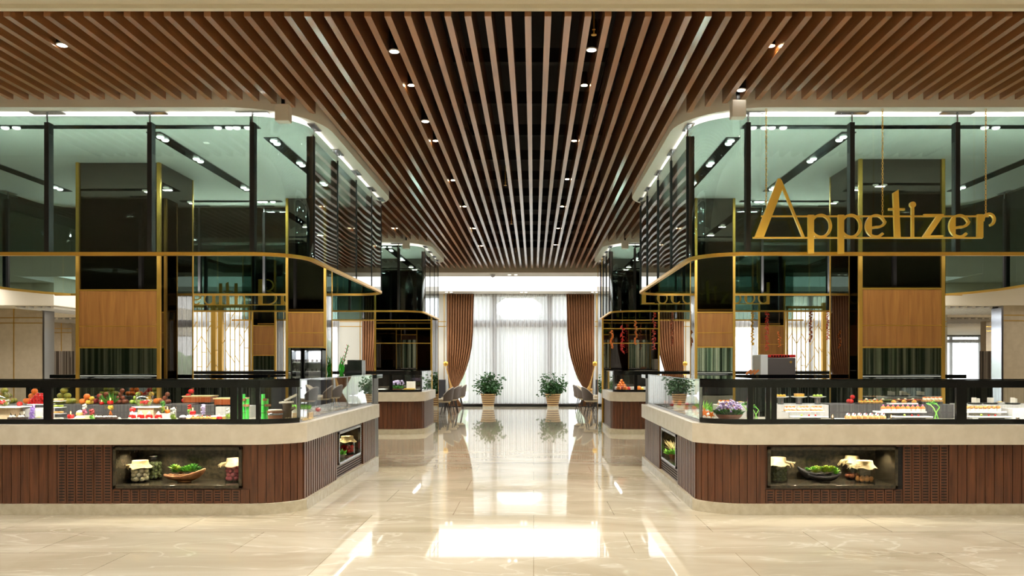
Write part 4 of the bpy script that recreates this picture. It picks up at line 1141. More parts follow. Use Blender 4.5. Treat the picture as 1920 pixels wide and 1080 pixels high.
for i in range(13):
    t_ = i / 12; x = bx + .02 + .09 * t_; z = bz + .12 + .33 * t_; lf.tube([(x - .012, Y, z - .02), (x, Y, z + .02)], .007, 5)
    fl.blade((x, Y, z), (x + (.035 if i % 2 else -.03), Y - .01, z + .03), .03, .006, (0, 1, .2))
lf.build('leaves', 'glow_green', r); fl.build('flowers', 'flower_red', r)
r = thing('pot_rack', 'low wooden holder on the right back worktop before the windows', 'holder', (X_at(1412, 12.85), 12.85, 1.33))
p = MB()
for a in (-.06, 0, .06): p.bar((X_at(1412, 12.85) + a - .05, 12.85, 1.335), (X_at(1412, 12.85) + a + .03, 12.85, 1.40), .022, .03)
p.build('slats', 'wood_orange', r)

# ================================================================ hanging garlands
mat('chilli_red', (206, 30, 28), .35); mat('dried_orange', (226, 120, 28), .45); mat('dried_brown', (150, 70, 34), .5); mat('dried_yellow', (232, 178, 52), .45); mat('string', (150, 120, 80), .8)
def garland(px, py0, py1, Y, m_, kind, label, seed, top=None):
    rnd = random.Random(seed); x = X_at(px, Y); z0, z1 = Z_at(py1, Y), Z_at(py0, Y)
    r = thing('hanging_garland', label, 'garland', (x, Y, z0))
    MB().tube([(x, Y, z0), (x, Y, ZR - .01)], .003, 5).build('string', 'string', r)
    b = MB(); n = int((z1 - z0) / .028)
    for i in range(n):
        z = z0 + (z1 - z0) * i / n
        for q in range(2 if kind == 'pod' else 1):
            a = rnd.uniform(0, 2 * PI)
            if kind == 'pod':
                e = (x + .05 * math.cos(a), Y + .05 * math.sin(a), z - rnd.uniform(.0, .045))
                b.tube([(x, Y, z), ((x + e[0]) / 2 + .004, (Y + e[1]) / 2, (z + e[2]) / 2 + .008), e], [.006, .010, .002], 5)
            else:
                b.ball((x + .02 * math.cos(a), Y + .02 * math.sin(a), z), .024, .024, .017, 8, 5)
    b.build('pods' if kind == 'pod' else 'slices', m_, r, 60)
    return r
garland(1147, 618, 652 , 16.78, 'dried_orange', 'ball', 'short orange dried fruit garland leftmost of the right hanging strings', 1)
garland(1167, 608, 660, 16.9, 'chilli_red', 'pod', 'red chilli garland before the mirrored column edge, second hanging string', 2)
garland(1192, 600, 645 , 16.78, 'dried_orange', 'ball', 'bright orange dried fruit garland left of the near right island', 3)
garland(1226, 584, 655, 16.78, 'chilli_red', 'pod', 'long red chilli garland below the letters L and o', 4)
garland(1260, 584, 647 , 16.78, 'dried_brown', 'ball', 'brown dried fruit garland before the brown drape on the right', 5)
garland(1411, 582, 646 , 16.78, 'dried_yellow', 'ball', 'yellow dried fruit garland right of the slim oak panelled column', 6)
garland(1438, 582, 657, 16.78, 'chilli_red', 'pod', 'long red chilli garland above the red topped oven', 7)
garland(1461, 620, 650 , 16.78, 'dried_orange', 'ball', 'small orange garland right of the long red chilli string', 8)
garland(1520, 582, 640 , 16.78, 'dried_brown', 'ball', 'brown dried fruit garland before the golden lattice on the right', 9)
garland(1552, 582, 636, 16.78, 'chilli_red', 'pod', 'red chilli garland at the right edge of the golden lattice', 10)
# ================================================================ food and tableware
def C(name, c, r=.45, **k): mat(name, c, r, **k)
C('red', (206, 22, 20), .25, coat=.5); C('deep_red', (140, 24, 26), .35); C('orange', (228, 118, 30), .35); C('yellow', (236, 190, 66), .4)
C('lime', (150, 190, 60), .35, col2=(196, 206, 90), vscale=14); C('mango', (128, 140, 44), .3, col2=(176, 156, 60), vscale=10); C('brown_fruit', (112, 52, 30), .4, col2=(150, 76, 40), vscale=20)
C('cream', (246, 238, 220), .5); C('sponge', (226, 176, 106), .7, bump=.3, bscale=80); C('chocolate', (46, 26, 18), .4); C('pastry', (206, 140, 70), .5, col2=(232, 186, 118), vscale=30)
C('sugar', (240, 236, 232), .8); C('purple', (172, 132, 214), .5); C('lilac', (206, 186, 226), .5); C('pink', (230, 110, 150), .5); C('stone_black', (38, 36, 34), .5, bump=.5, bscale=30)
C('copper', (176, 92, 50), .3, metal=.85, bump=.4, bscale=60); C('kraft', (196, 166, 112), .8, bump=.4, bscale=40); C('twine', (190, 170, 122), .8)
C('white_ball', (238, 226, 190), .35); C('pink_ball', (206, 108, 118), .4); C('olive', (90, 98, 56), .4); C('cracker', (204, 138, 70), .6); C('bark', (120, 76, 44), .8, bump=.9, bscale=24, col2=(160, 112, 70), vscale=18)
C('clay', (110, 62, 42), .6); C('stump', (92, 80, 66), .9, bump=.8, bscale=18); C('straw', (222, 196, 140), .8); C('bamboo', (40, 200, 60), .3, col2=(110, 236, 110), vscale=12); C('barrel', (122, 72, 36), .6, bump=.3, bscale=20)
def box_(mb, w_, d, h, z=0): return mb.box(-w_ / 2, w_ / 2, -d / 2, d / 2, z, z + h)
def T(name, cat, *parts):
    r = thing(name, name.replace('_', ' '), cat)
    for p in parts: p[1].build(p[0], p[2], r, p[3] if len(p) > 3 else 50)
    return Kind(r)
def cup(mb, r0, r1, h, th=.0022): return mb.lathe([(0, 0), (r0, 0), (r1, h), (r1 - th, h), (r0 - th, .006), (0, .006)], n=16)
def blob(mb, r, seed, n=30, rr=.012, z0=0, z1=.05):
    q = random.Random(seed)
    for i in range(n):
        a = q.uniform(0, 2 * PI); d = r * q.random() ** .5; mb.ball((d * math.cos(a), d * math.sin(a), q.uniform(z0, z1)), rr * q.uniform(.7, 1.2), n=7, m=5)
    return mb
def leaves(mb, r, seed, n=40, ln=.05, wd=.016, z=0, up=.8, cx=0, cy=0):
    q = random.Random(seed); random.seed(seed)
    for i in range(n):
        a = q.uniform(0, 2 * PI); d = r * q.random() ** .5; c = Vector((cx + d * math.cos(a), cy + d * math.sin(a), z))
        v = Vector((math.cos(a) * q.uniform(.2, 1), math.sin(a) * q.uniform(.2, 1), q.uniform(.3, 1) * up)).normalized()
        mb.blade(c, c + v * ln * q.uniform(.7, 1.2), wd, .003)
    return mb
def flame(z): return MB().lathe([(0, 0), (.004, .006), (.005, .012), (.003, .022), (0, .030)], (0, 0, z), 8)
K = {}
K['candle'] = T('candle', 'candle', ('wax', MB().lathe([(0, 0), (.022, 0), (.032, .014), (.033, .03), (.026, .044), (0, .046)], n=16), 'red'), ('flame', flame(.046), 'flame'))
K['candle_orange'] = T('candle', 'candle', ('wax', MB().lathe([(0, 0), (.018, 0), (.026, .012), (.026, .026), (.02, .036), (0, .038)], n=16), 'orange'), ('flame', flame(.038), 'flame'))
K['tealight'] = T('tealight', 'candle', ('dish', MB().lathe([(0, 0), (.06, 0), (.065, .008), (0, .01)], n=18), 'white_plate'), ('cup', MB().lathe([(0, .01), (.018, .01), (.018, .022), (0, .022)], n=12), 'steel'), ('flame', flame(.022), 'flame'))
for nm, c1, c2 in (('green', 'lime', 'leaf_mid'), ('mixed', 'pink', 'cream'), ('salad', 'leaf_bright', 'red'), ('yellow', 'lime', 'cream')):
    K['glass_' + nm] = T('dessert_glass', 'glass', ('glass', cup(MB(), .026, .030, .135), 'bowl_glass'), ('lower_filling', blob(MB(), .017, 3, 26, .010, .014, .07), c1), ('upper_filling', blob(MB(), .018, 5, 22, .010, .075, .12), c2))
K['glass_purple'] = T('flower_glass', 'glass', ('glass', cup(MB(), .026, .030, .11), 'bowl_glass'), ('blossoms', blob(MB(), .022, 9, 46, .010, .02, .15), 'purple'))
K['glass_lilac'] = T('flower_glass', 'glass', ('glass', cup(MB(), .026, .030, .10), 'bowl_glass'), ('blossoms', blob(MB(), .020, 4, 46, .010, .02, .12), 'lilac'))
K['glass_berry'] = T('dessert_glass', 'glass', ('glass', cup(MB(), .03, .034, .08), 'bowl_glass'), ('cream_filling', blob(MB(), .02, 3, 24, .011, .014, .05), 'cream'), ('berry', MB().ball((0, 0, .075), .028), 'red'))
prof = [(0, 0), (.04, .002), (.075, .03), (.09, .075), (.082, .115), (.058, .145), (.056, .145), (.079, .115), (.087, .075), (.072, .032), (.038, .006), (0, .006)]
K['fishbowl'] = T('glass_bowl', 'glass bowl', ('bowl', MB().lathe(prof, n=24), 'bowl_glass'), ('salad_leaves', leaves(MB(), .05, 2, 36, .04, .02, .012), 'lime'), ('tomatoes', blob(MB(), .045, 8, 9, .02, .03, .05), 'red'))
K['macaron'] = T('macaron', 'macaron', ('shell', MB().lathe([(0, 0), (.018, .001), (.021, .008), (.014, .010), (.014, .013), (.021, .015), (.017, .022), (0, .024)], n=12), 'red'))
K['redcake'] = T('red_cake', 'cake', ('glaze', MB().lathe([(0, 0), (.034, 0), (.037, .012), (.030, .034), (0, .04)], n=16), 'red'), ('cream_top', MB().lathe([(0, .036), (.020, .036), (.022, .048), (.010, .058), (.004, .072), (0, .074)], n=10), 'cream'))
K['choc'] = T('chocolate_cake', 'cake', ('sponge', box_(MB(), .085, .06, .028), 'chocolate'), ('cream_top', blob(MB(), .026, 3, 16, .011, .03, .038), 'cream'), ('decoration', MB().prism_xz([(-.03, .035), (-.01, .038), (-.028, .075)], -.002, .002).prism_xz([(.005, .035), (.03, .035), (.02, .065)], -.002, .002), 'chocolate'))
K['sandwich'] = T('triangle_sandwich', 'sandwich', ('bread', MB().prism_xz([(-.034, 0), (.034, 0), (0, .048)], -.03, -.018).prism_xz([(-.034, 0), (.034, 0), (0, .048)], .0, .012), 'cream'), ('filling', MB().prism_xz([(-.032, 0), (.032, 0), (0, .045)], -.018, 0), 'lime'))
K['tart'] = T('fruit_tart', 'tart', ('crust', MB().lathe([(0, 0), (.022, 0), (.030, .018), (.024, .018), (0, .014)], n=14), 'pastry'), ('custard', MB().ball((0, 0, .018), .023, .023, .012), 'yellow'), ('berry', MB().ball((.004, -.006, .033), .008), 'red'))
K['orangecake'] = T('small_orange_cake', 'cake', ('base', MB().lathe([(0, 0), (.026, 0), (.026, .024), (0, .024)], n=14), 'cream'), ('top', MB().lathe([(.024, .024), (.026, .034), (.014, .048), (0, .052)], n=10), 'orange'), ('berry', MB().ball((0, 0, .056), .009), 'pink'))
K['yellowcake'] = T('small_yellow_cake', 'cake', ('base', MB().lathe([(0, 0), (.024, 0), (.024, .024), (0, .024)], n=14), 'cream'), ('top', blob(MB(), .015, 4, 8, .012, .03, .042), 'pastry'))
K['choux'] = T('sugared_pastry', 'pastry', ('dough', MB().lathe([(0, 0), (.03, 0), (.034, .014), (.026, .03), (0, .036)], n=12), 'pastry'), ('sugar_top', blob(MB(), .016, 5, 8, .012, .03, .042), 'sugar'), ('berry', MB().ball((.005, -.01, .05), .007), 'deep_red'))
K['waffle'] = T('topped_pastry', 'pastry', ('dough', MB().lathe([(0, 0), (.028, 0), (.03, .012), (0, .02)], n=12), 'pastry'), ('cream_top', blob(MB(), .018, 5, 7, .012, .02, .028), 'cream'), ('fruit', blob(MB(), .014, 9, 5, .011, .035, .042), 'orange'))
K['bun'] = T('sugared_bun', 'bun', ('bun', MB().lathe([(0, 0), (.034, 0), (.04, .018), (.032, .04), (.012, .052), (0, .053)], n=14), 'sponge'), ('sugar', MB().lathe([(.034, .036), (.03, .044), (.012, .056), (0, .057)], n=14), 'sugar'))
K['darkbun'] = T('dark_sugared_bun', 'bun', ('bun', MB().lathe([(0, 0), (.036, 0), (.044, .02), (.034, .046), (.012, .058), (0, .059)], n=14), 'chocolate'), ('sugar', MB().lathe([(.036, .042), (.03, .052), (.012, .062), (0, .063)], n=14), 'sugar'))
def fruit(nm, m_, rx, rz, lab=None): return T(nm, nm, ('flesh', MB().lathe([(0, rz * .1)] + [(rx * math.sin(PI * t / 8), rz * (1 - math.cos(PI * t / 8))) for t in range(1, 8)] + [(0, rz * 1.9)], n=12), m_), ('stem', MB().tube([(0, 0, rz * 1.88), (.003, 0, rz * 2.15)], .003, 5), 'stem_brown'))
K['mango'] = fruit('mango', 'mango', .04, .033); K['orange'] = fruit('orange', 'orange', .034, .033); K['plum'] = fruit('plum', 'brown_fruit', .026, .026)
K['tomato'] = fruit('tomato', 'red', .032, .028); K['lime'] = fruit('lime', 'lime', .027, .024); K['apple'] = fruit('apple', 'deep_red', .034, .031); K['lemon'] = fruit('lemon', 'yellow', .028, .024)
K['pedestal'] = T('pedestal_plate', 'pedestal plate', ('plate', MB().lathe([(0, .085), (.07, .085), (.105, .098), (.105, .103), (.07, .09), (0, .09)], n=26), 'white_plate'), ('drum', MB().lathe([(0, 0), (.038, 0), (.038, .085), (0, .085)], n=20), 'steel'))
K['chafer'] = T('chafing_dish', 'chafing dish', ('copper_body', box_(MB(), .30, .2, .06, .02), 'copper'), ('lid_rim', box_(MB(), .32, .22, .012, .08), 'straw'), ('foot', box_(MB(), .27, .18, .02, 0), 'black_metal'))
K['vase'] = T('stem_vase', 'vase', ('glass', cup(MB(), .034, .04, .13), 'bowl_glass'), ('stems', MB().tube([(-.02, 0, .01), (.0, .01, .08), (.03, 0, .14), (.0, 0, .17), (-.05, 0, .19), (-.02, 0, .21)], .006, 6).tube([(.02, 0, .01), (-.005, -.01, .07), (-.03, 0, .13), (-.06, 0, .16), (-.09, 0, .17)], .006, 6), 'leaf_bright'), ('leaf_tips', leaves(MB(), .02, 4, 16, .05, .016, .17, .5, -.05), 'leaf_mid'))
K['cheese'] = T('cheese_wedge_plate', 'cheese', ('slate', MB().lathe([(0, 0), (.07, 0), (.075, .012), (0, .014)], n=18), 'stone_black'), ('wedges', MB().prism([(-.05, -.02), (0, -.035), (-.01, .03)], .014, .07).prism([(.005, -.03), (.05, -.01), (.01, .035)], .014, .06), 'cream'))
K['grass'] = T('grass_cup', 'plant', ('cup', cup(MB(), .022, .028, .05), 'white_plate'), ('grass', leaves(MB(), .02, 6, 40, .075, .007, .04, 1.6), 'leaf_bright'))
K['bamboo'] = T('bamboo_stand', 'bamboo stand', ('canes', MB().tube([(-.02, 0, 0), (-.02, 0, .27)], .019, 10).tube([(.018, .01, 0), (.02, .01, .22)], .018, 10), 'bamboo'), ('knots', MB().lathe([(.019, .07), (.022, .075), (.019, .08)], (-.02, 0, 0), 10).lathe([(.019, .15), (.022, .155), (.019, .16)], (-.02, 0, 0), 10), 'leaf_mid'), ('cups', MB().box(-.01, .05, -.04, -.01, .14, .165).box(-.03, .01, -.04, -.01, .2, .225), 'bark'))
K['bowl_white'] = T('small_white_bowl', 'bowl', ('bowl', MB().lathe([(0, 0), (.025, 0), (.05, .03), (.047, .03), (.02, .006), (0, .006)], n=18), 'white_plate'), ('food', MB().ball((0, 0, .02), .036, .036, .016), 'yellow'))
K['bottle'] = T('small_bottle', 'bottle', ('glass', MB().lathe([(0, 0), (.016, 0), (.016, .05), (.007, .065), (.007, .085), (0, .085)], n=12), 'white_plate'), ('cap', MB().lathe([(0, .085), (.009, .085), (.009, .1), (0, .1)], n=10), 'red'))
BZ = CH + .017
def at(kind, px, label, Y=8.32, z=BZ, rz=0, group=None, sc=None, cat=None):
    return K[kind].at((X_at(px, Y), Y, z), rz, label, group, sc, cat)
def slab(px0, px1, Y0, Y1, z0, z1, m_, name, label, cat='tray', bev=.003):
    a, b = X_at(px0, Y0), X_at(px1, Y0); o = MB().box(a, b, Y0, Y1, z0, z1).build(name, m_, bevel=bev); tag(o, label, cat); return z1
def pile(kind, px0, px1, Y, z, rows, label, group, seed=1, dy=.0, r=.034, sc=None):
    q = random.Random(seed); x0, x1 = X_at(px0, Y), X_at(px1, Y); i = 0
    for lv in range(rows):
        xx = x0 + r * (1 + lv); n = int((x1 - r * (1 + lv) - xx) / (2 * r) + 1e-6) + 1
        for j in range(max(n, 0)):
            for yy in ((0, 2 * r) if lv == 0 else (r,)):
                K[kind].at((xx + j * 2 * r + q.uniform(-.003, .003), Y + yy + q.uniform(-.003, .003), z + lv * r * 1.55), q.uniform(0, 6), label + (', bottom back' if lv == 0 and yy else ', bottom front' if lv == 0 else ', second layer' if lv == 1 else ', top'), group, sc)
# ---- near left case, outermost bay
z = slab(-14, 20, 8.3, 8.5, BZ, 1.045, 'pale_wood', 'wood_block', 'pale wood block under the leftmost round glass bowl', 'block')
z = slab(-26, 31, 8.27, 8.53, z, z + .012, 'cream', 'serving_board', 'cream board carrying the leftmost round glass bowl')
at('fishbowl', 2, 'round glass bowl at the left edge of the picture', 8.4, z)
z = slab(8, 81, 8.22, 8.42, BZ, BZ + .012, 'white_plate', 'serving_tray', 'long white tray under the two tallest chocolate cakes')
at('choc', 25, 'chocolate cake left one of two on the leftmost tray', 8.3, z); at('choc', 42, 'chocolate cake right one of two on the leftmost tray', 8.3, z)
at('glass_purple', 60.5, 'glass of purple blossoms in the leftmost bay', 8.25, z); at('bowl_white', 74, 'small white bowl right of the purple blossoms', 8.3, z)
slab(46, 80, 8.46, 8.68, BZ, 1.03, 'shelf_white', 'display_riser', 'white riser in front of the red macaron pyramid', 'display riser')
at('glass_berry', 37, 'glass of cream topped with a red berry in the leftmost bay', 8.5, 1.0); slab(31, 45, 8.44, 8.57, BZ, 1.0, 'cream', 'wood_block', 'cream block below the berry topped glass', 'block')
z = slab(50, 90, 8.72, 8.86, TL, TL + .01, 'white_plate', 'serving_tray', 'white tray under the red macaron pyramid')
for lv in range(5):
    for j in range(6 - lv):
        x = X_at(57, 8.78) + .021 * lv + j * .036
        for yy in ((8.76, 8.80) if lv < 4 else (8.78,)): K['macaron'].at((x, yy, z + lv * .0235), 0, 'red macaron %s from the left in the %s row of the %s pyramid side' % (words[j], ('bottom', 'second', 'third', 'fourth', 'top')[lv], 'front' if yy < 8.79 else 'back'), 'red macarons of the pyramid')
pile('mango', -14, 34, 8.93, TL, 3, 'green mango of the pile in the leftmost bay', 'green mangoes of the left pile', 3, r=.037)
pile('orange', 44, 84, 8.92, TL, 3, 'orange of the pile behind the red macarons', 'oranges behind the macarons', 4)
# ---- near left case, wide bay
r = thing('acrylic_stand', 'clear three tier stand with cream plates at the left of the wide bay', 'stand', (X_at(111, 8.4), 8.4, BZ))
MB().box(X_at(102, 8.4), X_at(120, 8.4), 8.44, 8.45, BZ, BZ + .26).build('back', 'bowl_glass', r)
for i, m_ in enumerate(('cream', 'sponge', 'lime', 'sponge')):
    zz = BZ + .005 + i * .065
    MB().box(X_at(102, 8.4), X_at(120, 8.4), 8.33, 8.45, zz, zz + .006).build('tier_plate', 'white_plate', r)
    MB().ball((X_at(108, 8.4), 8.38, zz + .017), .03, .03, .012).ball((X_at(115, 8.4), 8.39, zz + .017), .028, .028, .012).build('food', m_, r)
pile('mango', 98, 148, 8.92, TL, 4, 'green mango of the pile at the left of the wide bay', 'green mangoes of the wide bay', 5, r=.037)
pile('orange', 148, 160, 8.8, TL, 2, 'orange of the small pile beside the mangoes', 'oranges beside the mangoes', 6)
pile('lemon', 161, 174, 8.8, TL, 3, 'yellow lemon of the narrow pile', 'lemons of the wide bay', 7, r=.027)
pile('apple', 172, 184, 8.92, TL, 4, 'dark red apple of the tall narrow pile', 'red apples of the wide bay', 8)
pile('plum', 184, 206, 8.92, TL, 4, 'brown red plum of the left plum pile', 'plums of the left pile', 9, r=.026)
pile('plum', 210, 242, 8.92, TL, 4, 'brown red plum of the right plum pile', 'plums of the right pile', 10, r=.026)
pile('lime', 243, 268, 8.92, TL, 4, 'green lime of the pile behind the glass bowl', 'limes behind the bowl', 11, r=.027)
pile('lemon', 268, 290, 8.92, TL, 4, 'yellow lemon of the pile behind the glass bowl', 'lemons behind the bowl', 12, r=.027)
pile('orange', 288, 299, 8.92, TL, 3, 'orange of the pile right of the glass bowl', 'oranges right of the bowl', 13)
pile('plum', 299, 322, 8.92, TL, 3, 'dark plum of the pile right of the oranges', 'plums beside the dark block', 14, r=.026)
pile('tomato', 340, 362, 8.92, TL + .012, 3, 'red tomato of the pile beside the copper dishes', 'tomatoes by the copper dishes', 15, r=.032)
slab(322, 362, 8.74, 8.9, TL, TL + .012, 'grey_metal', 'serving_tray', 'grey tray at the right end of the dark riser')
r = thing('leaf_spray', 'spray of pointed green leaves between the two plum piles', 'leaves', (X_at(207, 8.85), 8.85, TL))
lb = leaves(MB(), .03, 3, 26, .13, .022, 0, 1.3); lb.v = [(v[0] + X_at(207, 8.85), v[1] + 8.85, v[2] + TL) for v in lb.v]; lb.build('leaves', 'leaf_mid', r)
at('candle', 207, 'red candle on the dark riser among the plums', 8.78, TL)
at('candle', 190.5, 'red candle on the dark riser before the left plums', 8.78, TL, sc=.7)
slab(126, 140, 8.2, 8.28, BZ, BZ + .03, 'cream', 'wood_block', 'small white block under the front left red candle', 'block'); at('candle', 132.5, 'red candle on a small white block at the front left', 8.24, BZ + .03)
z = slab(143, 168, 8.36, 8.5, BZ, BZ + .05, 'pale_wood', 'wood_block', 'pale wood block right of the front left candle', 'block')
at('bun', 150, 'sugared bun on the pale wood block', 8.42, z); at('glass_mixed', 159, 'pink topped dessert glass on the pale wood block', 8.42, z, sc=.95)
at('bun', 146, 'sugared bun at the front before the pale wood block', 8.25); at('bun', 153, 'second sugared bun at the front before the pale wood block', 8.27)
at('glass_salad', 172.5, 'tall glass of green salad with red bits', 8.26)
z = slab(176, 220, 8.3, 8.42, BZ, BZ + .014, 'white_plate', 'serving_tray', 'white tray of five small dark cakes')
for i, px in enumerate((181, 189, 199, 208, 216)): at('choc', px, '%s small dark cake from the left of the row of five' % words[i], 8.36, z, group='row of five dark cakes', sc=.8)
r = thing('square_glass', 'square glass of fruit on an orange tripod', 'glass', (X_at(207, 8.52), 8.52, BZ))
x = X_at(207, 8.52); g = MB(); g.box(x - .045, x + .045, 8.49, 8.494, BZ + .1, BZ + .165).box(x - .045, x + .045, 8.546, 8.55, BZ + .1, BZ + .165).box(x - .045, x - .041, 8.49, 8.55, BZ + .1, BZ + .165).box(x + .041, x + .045, 8.49, 8.55, BZ + .1, BZ + .165).box(x - .045, x + .045, 8.49, 8.55, BZ + .097, BZ + .1)
g.build('glass', 'bowl_glass', r); f_ = blob(MB(), .028, 4, 26, .012, .11, .14); f_.v = [(v[0] + x, v[1] + 8.52, v[2] + BZ) for v in f_.v]; f_.build('fruit', 'yellow', r, 60)
g = MB()
for a in (0, 2.1, 4.2): g.tube([(x + .035 * math.cos(a), 8.52 + .025 * math.sin(a), BZ), (x, 8.52, BZ + .097)], .004, 6)
g.build('tripod', 'orange', r)
z = slab(258, 288, 8.42, 8.56, BZ, BZ + .13, 'pale_wood', 'wood_block', 'tall pale wood block under the central round glass bowl', 'block')
z = slab(246.5, 297.5, 8.4, 8.58, z, z + .014, 'cream', 'serving_board', 'cream board carrying the central round glass bowl')
at('fishbowl', 271, 'round glass bowl on the cream board at the centre of the wide bay', 8.48, z)
z = slab(241, 320, 8.22, 8.38, BZ, BZ + .03, 'white_plate', 'serving_tray', 'long white tray of four red cakes')
for i, px in enumerate((248, 264, 279.5, 297)): at('redcake', px, '%s red glazed cake from the left on the long white tray' % words[i], 8.3, z)
slab(243, 257, 8.39, 8.42, BZ, BZ + .085, 'cream', 'wood_block', 'thin cream block behind the first red cake', 'block'); at('tomato', 249, 'red tomato on the thin cream block', 8.405, BZ + .085, sc=1.0)
for i, px in enumerate((224, 243.5, 260, 280, 299)): at('sandwich', px, '%s triangle sandwich from the left along the front' % words[i], 8.19, BZ)
slab(298, 320, 8.46, 8.6, BZ, BZ + .07, 'shelf_white', 'wood_block', 'white block under the tallest green glass', 'block')
at('glass_green', 305.5, 'tallest green dessert glass on the white block', 8.5, BZ + .07); at('candle_orange', 314, 'orange candle on the white block', 8.5, BZ + .07)
at('glass_yellow', 325, 'tall green glass standing alone at the front', 8.24, BZ, sc=1.12)
at('darkbun', 343, 'dark sugared bun, left one of two', 8.3, BZ + .0); at('bun', 354, 'brown sugared bun beside the dark one', 8.32, BZ)
z = slab(350, 371, 8.42, 8.54, BZ, BZ + .055, 'shelf_white', 'wood_block', 'white block under a red candle and a glass', 'block')
at('glass_salad', 355.5, 'dessert glass left of the red candle on the white block', 8.5, z, sc=.85); at('candle', 361.5, 'red candle on the right white block', 8.46, z)
z = slab(356, 398, 8.2, 8.38, BZ, BZ + .018, 'white_plate', 'serving_tray', 'white tray of yellow tarts before the lilac glass')
for i, px in enumerate((362, 370, 379, 388, 394)): at('tart', px, '%s yellow tart from the left before the lilac glass' % words[i], 8.3, z, group='yellow tarts of the wide bay')
at('glass_lilac', 381, 'glass of lilac blossoms behind the tarts', 8.46, BZ + .04); slab(376, 386, 8.42, 8.5, BZ, BZ + .04, 'shelf_white', 'wood_block', 'small white block below the lilac glass', 'block')
z = slab(397, 431, 8.22, 8.4, BZ, BZ + .012, 'white_plate', 'serving_tray', 'white tray at the right end of the wide bay')
r = thing('square_cake', 'square yellow cake with white icing at the right end of the wide bay', 'cake', (X_at(408, 8.34), 8.34, z)); x = X_at(408, 8.34)
MB().box(x - .065, x + .065, 8.29, 8.39, z, z + .028).build('sponge', 'yellow', r, bevel=.004); MB().box(x - .065, x + .065, 8.29, 8.39, z + .028, z + .042).build('icing', 'cream', r, bevel=.004)
at('candle', 411, 'red candle before the square yellow cake', 8.24, z, sc=.9); at('glass_yellow', 428, 'dessert glass at the right end of the wide bay', 8.42, BZ, sc=1.0)
at('chafer', 376, 'left copper chafing dish on the white riser', 8.98, TL); at('chafer', 434, 'right copper chafing dish on the white riser', 8.86, TL - .02)
# ---- near left corner
at('bamboo', 460, 'left green bamboo stand in the narrow bay', 8.5); at('bamboo', 497, 'right green bamboo stand in the corner bay', 8.5, sc=1.0, rz=.6)
Y = 8.42; x = X_at(516, Y)
r = thing('wooden_barrel', 'low wooden barrel in the near left corner bay', 'barrel', (x, Y, BZ))
MB().lathe([(0, 0), (.068, 0), (.078, .06), (.085, .1), (.078, .1), (.07, .09), (0, .09)], (x, Y, BZ), 20).build('tub', 'barrel', r, 40)
MB().lathe([(.0795, .056), (.084, .06), (.084, .074), (.0815, .078)], (x, Y, BZ), 20).build('hoop', 'steel', r, 40)
MB().lathe([(0, .1), (.07, .1), (.07, .112), (0, .114)], (x, Y, BZ), 20).build('lid', 'cream', r, 40)
Y = 8.55; x = X_at(538, Y)
r = thing('tree_stump', 'grey tree stump with a white plank on top', 'tree stump', (x, Y, BZ))
MB().tube([(x - .01, Y, BZ), (x, Y, BZ + .06), (x + .005, Y, BZ + .13), (x, Y, BZ + .17)], [.06, .05, .045, .05], 14).tube([(x + .03, Y, BZ + .1), (x + .09, Y - .02, BZ + .13)], [.02, .014], 8).build('trunk', 'stump', r, 60)
MB().bar((x - .07, Y, BZ + .18), (x + .06, Y, BZ + .185), .09, .018).bar((x - .02, Y, BZ + .2), (x + .12, Y, BZ + .27), .06, .02).build('plank', 'cream', r)
o = MB(); q = random.Random(2)
for i in range(120):
    x0, y0 = X_at(q.uniform(535, 585), 8.5), q.uniform(8.33, 8.6); a = q.uniform(0, PI); l_ = q.uniform(.03, .07)
    o.bar((x0, y0, BZ + q.uniform(.001, .02)), (x0 + l_ * math.cos(a), y0 + l_ * math.sin(a), BZ + q.uniform(.002, .03)), .003)
o = tag(o.build('straw_bed', 'straw'), 'loose straw scattered around the tree stump', 'straw'); o['kind'] = 'stuff'
MB_ = slab(548, 580, 8.68, 8.84, BZ, BZ + .06, 'pale_wood', 'wood_block', 'pale wood block under the grass cups', 'block')
for i, (px, yy) in enumerate(((552, 8.72), (560, 8.7), (568, 8.72), (576, 8.7), (556, 8.79), (572, 8.79))): at('grass', px, '%s white cup of bright grass on the corner block, %s row' % (('leftmost', 'second', 'third', 'rightmost', 'left', 'right')[i], 'front' if i < 4 else 'back'), yy, MB_, group='grass cups in the near left corner', sc=.8)
at('bottle', 562, 'small white bottle left of two before the grass cups', 8.58, BZ); at('bottle', 573, 'small white bottle right of two before the grass cups', 8.6, BZ)
# ---- side of the near left case
for i, (k_, X, Y, lab) in enumerate((('apple', -2.62, 9.1, 'dark red apple in the side case, nearest'), ('lime', -2.6, 9.25, 'green lime in the side case of the near left counter'), ('grass', -2.66, 9.5, 'grass cup in the side case of the near left counter'), ('tomato', -2.64, 9.9, 'red tomato in the side case of the near left counter'))): K[k_].at((X, Y, BZ), 0, lab)
for i in range(5):
    y0 = 10.0 + i * .42; tag(MB().box(-2.95, -2.55, y0, y0 + .36, BZ, BZ + .02).build('serving_tray', 'white_plate', bevel=.004), '%s white tray from the front in the side case of the near left counter' % words[i], 'tray')
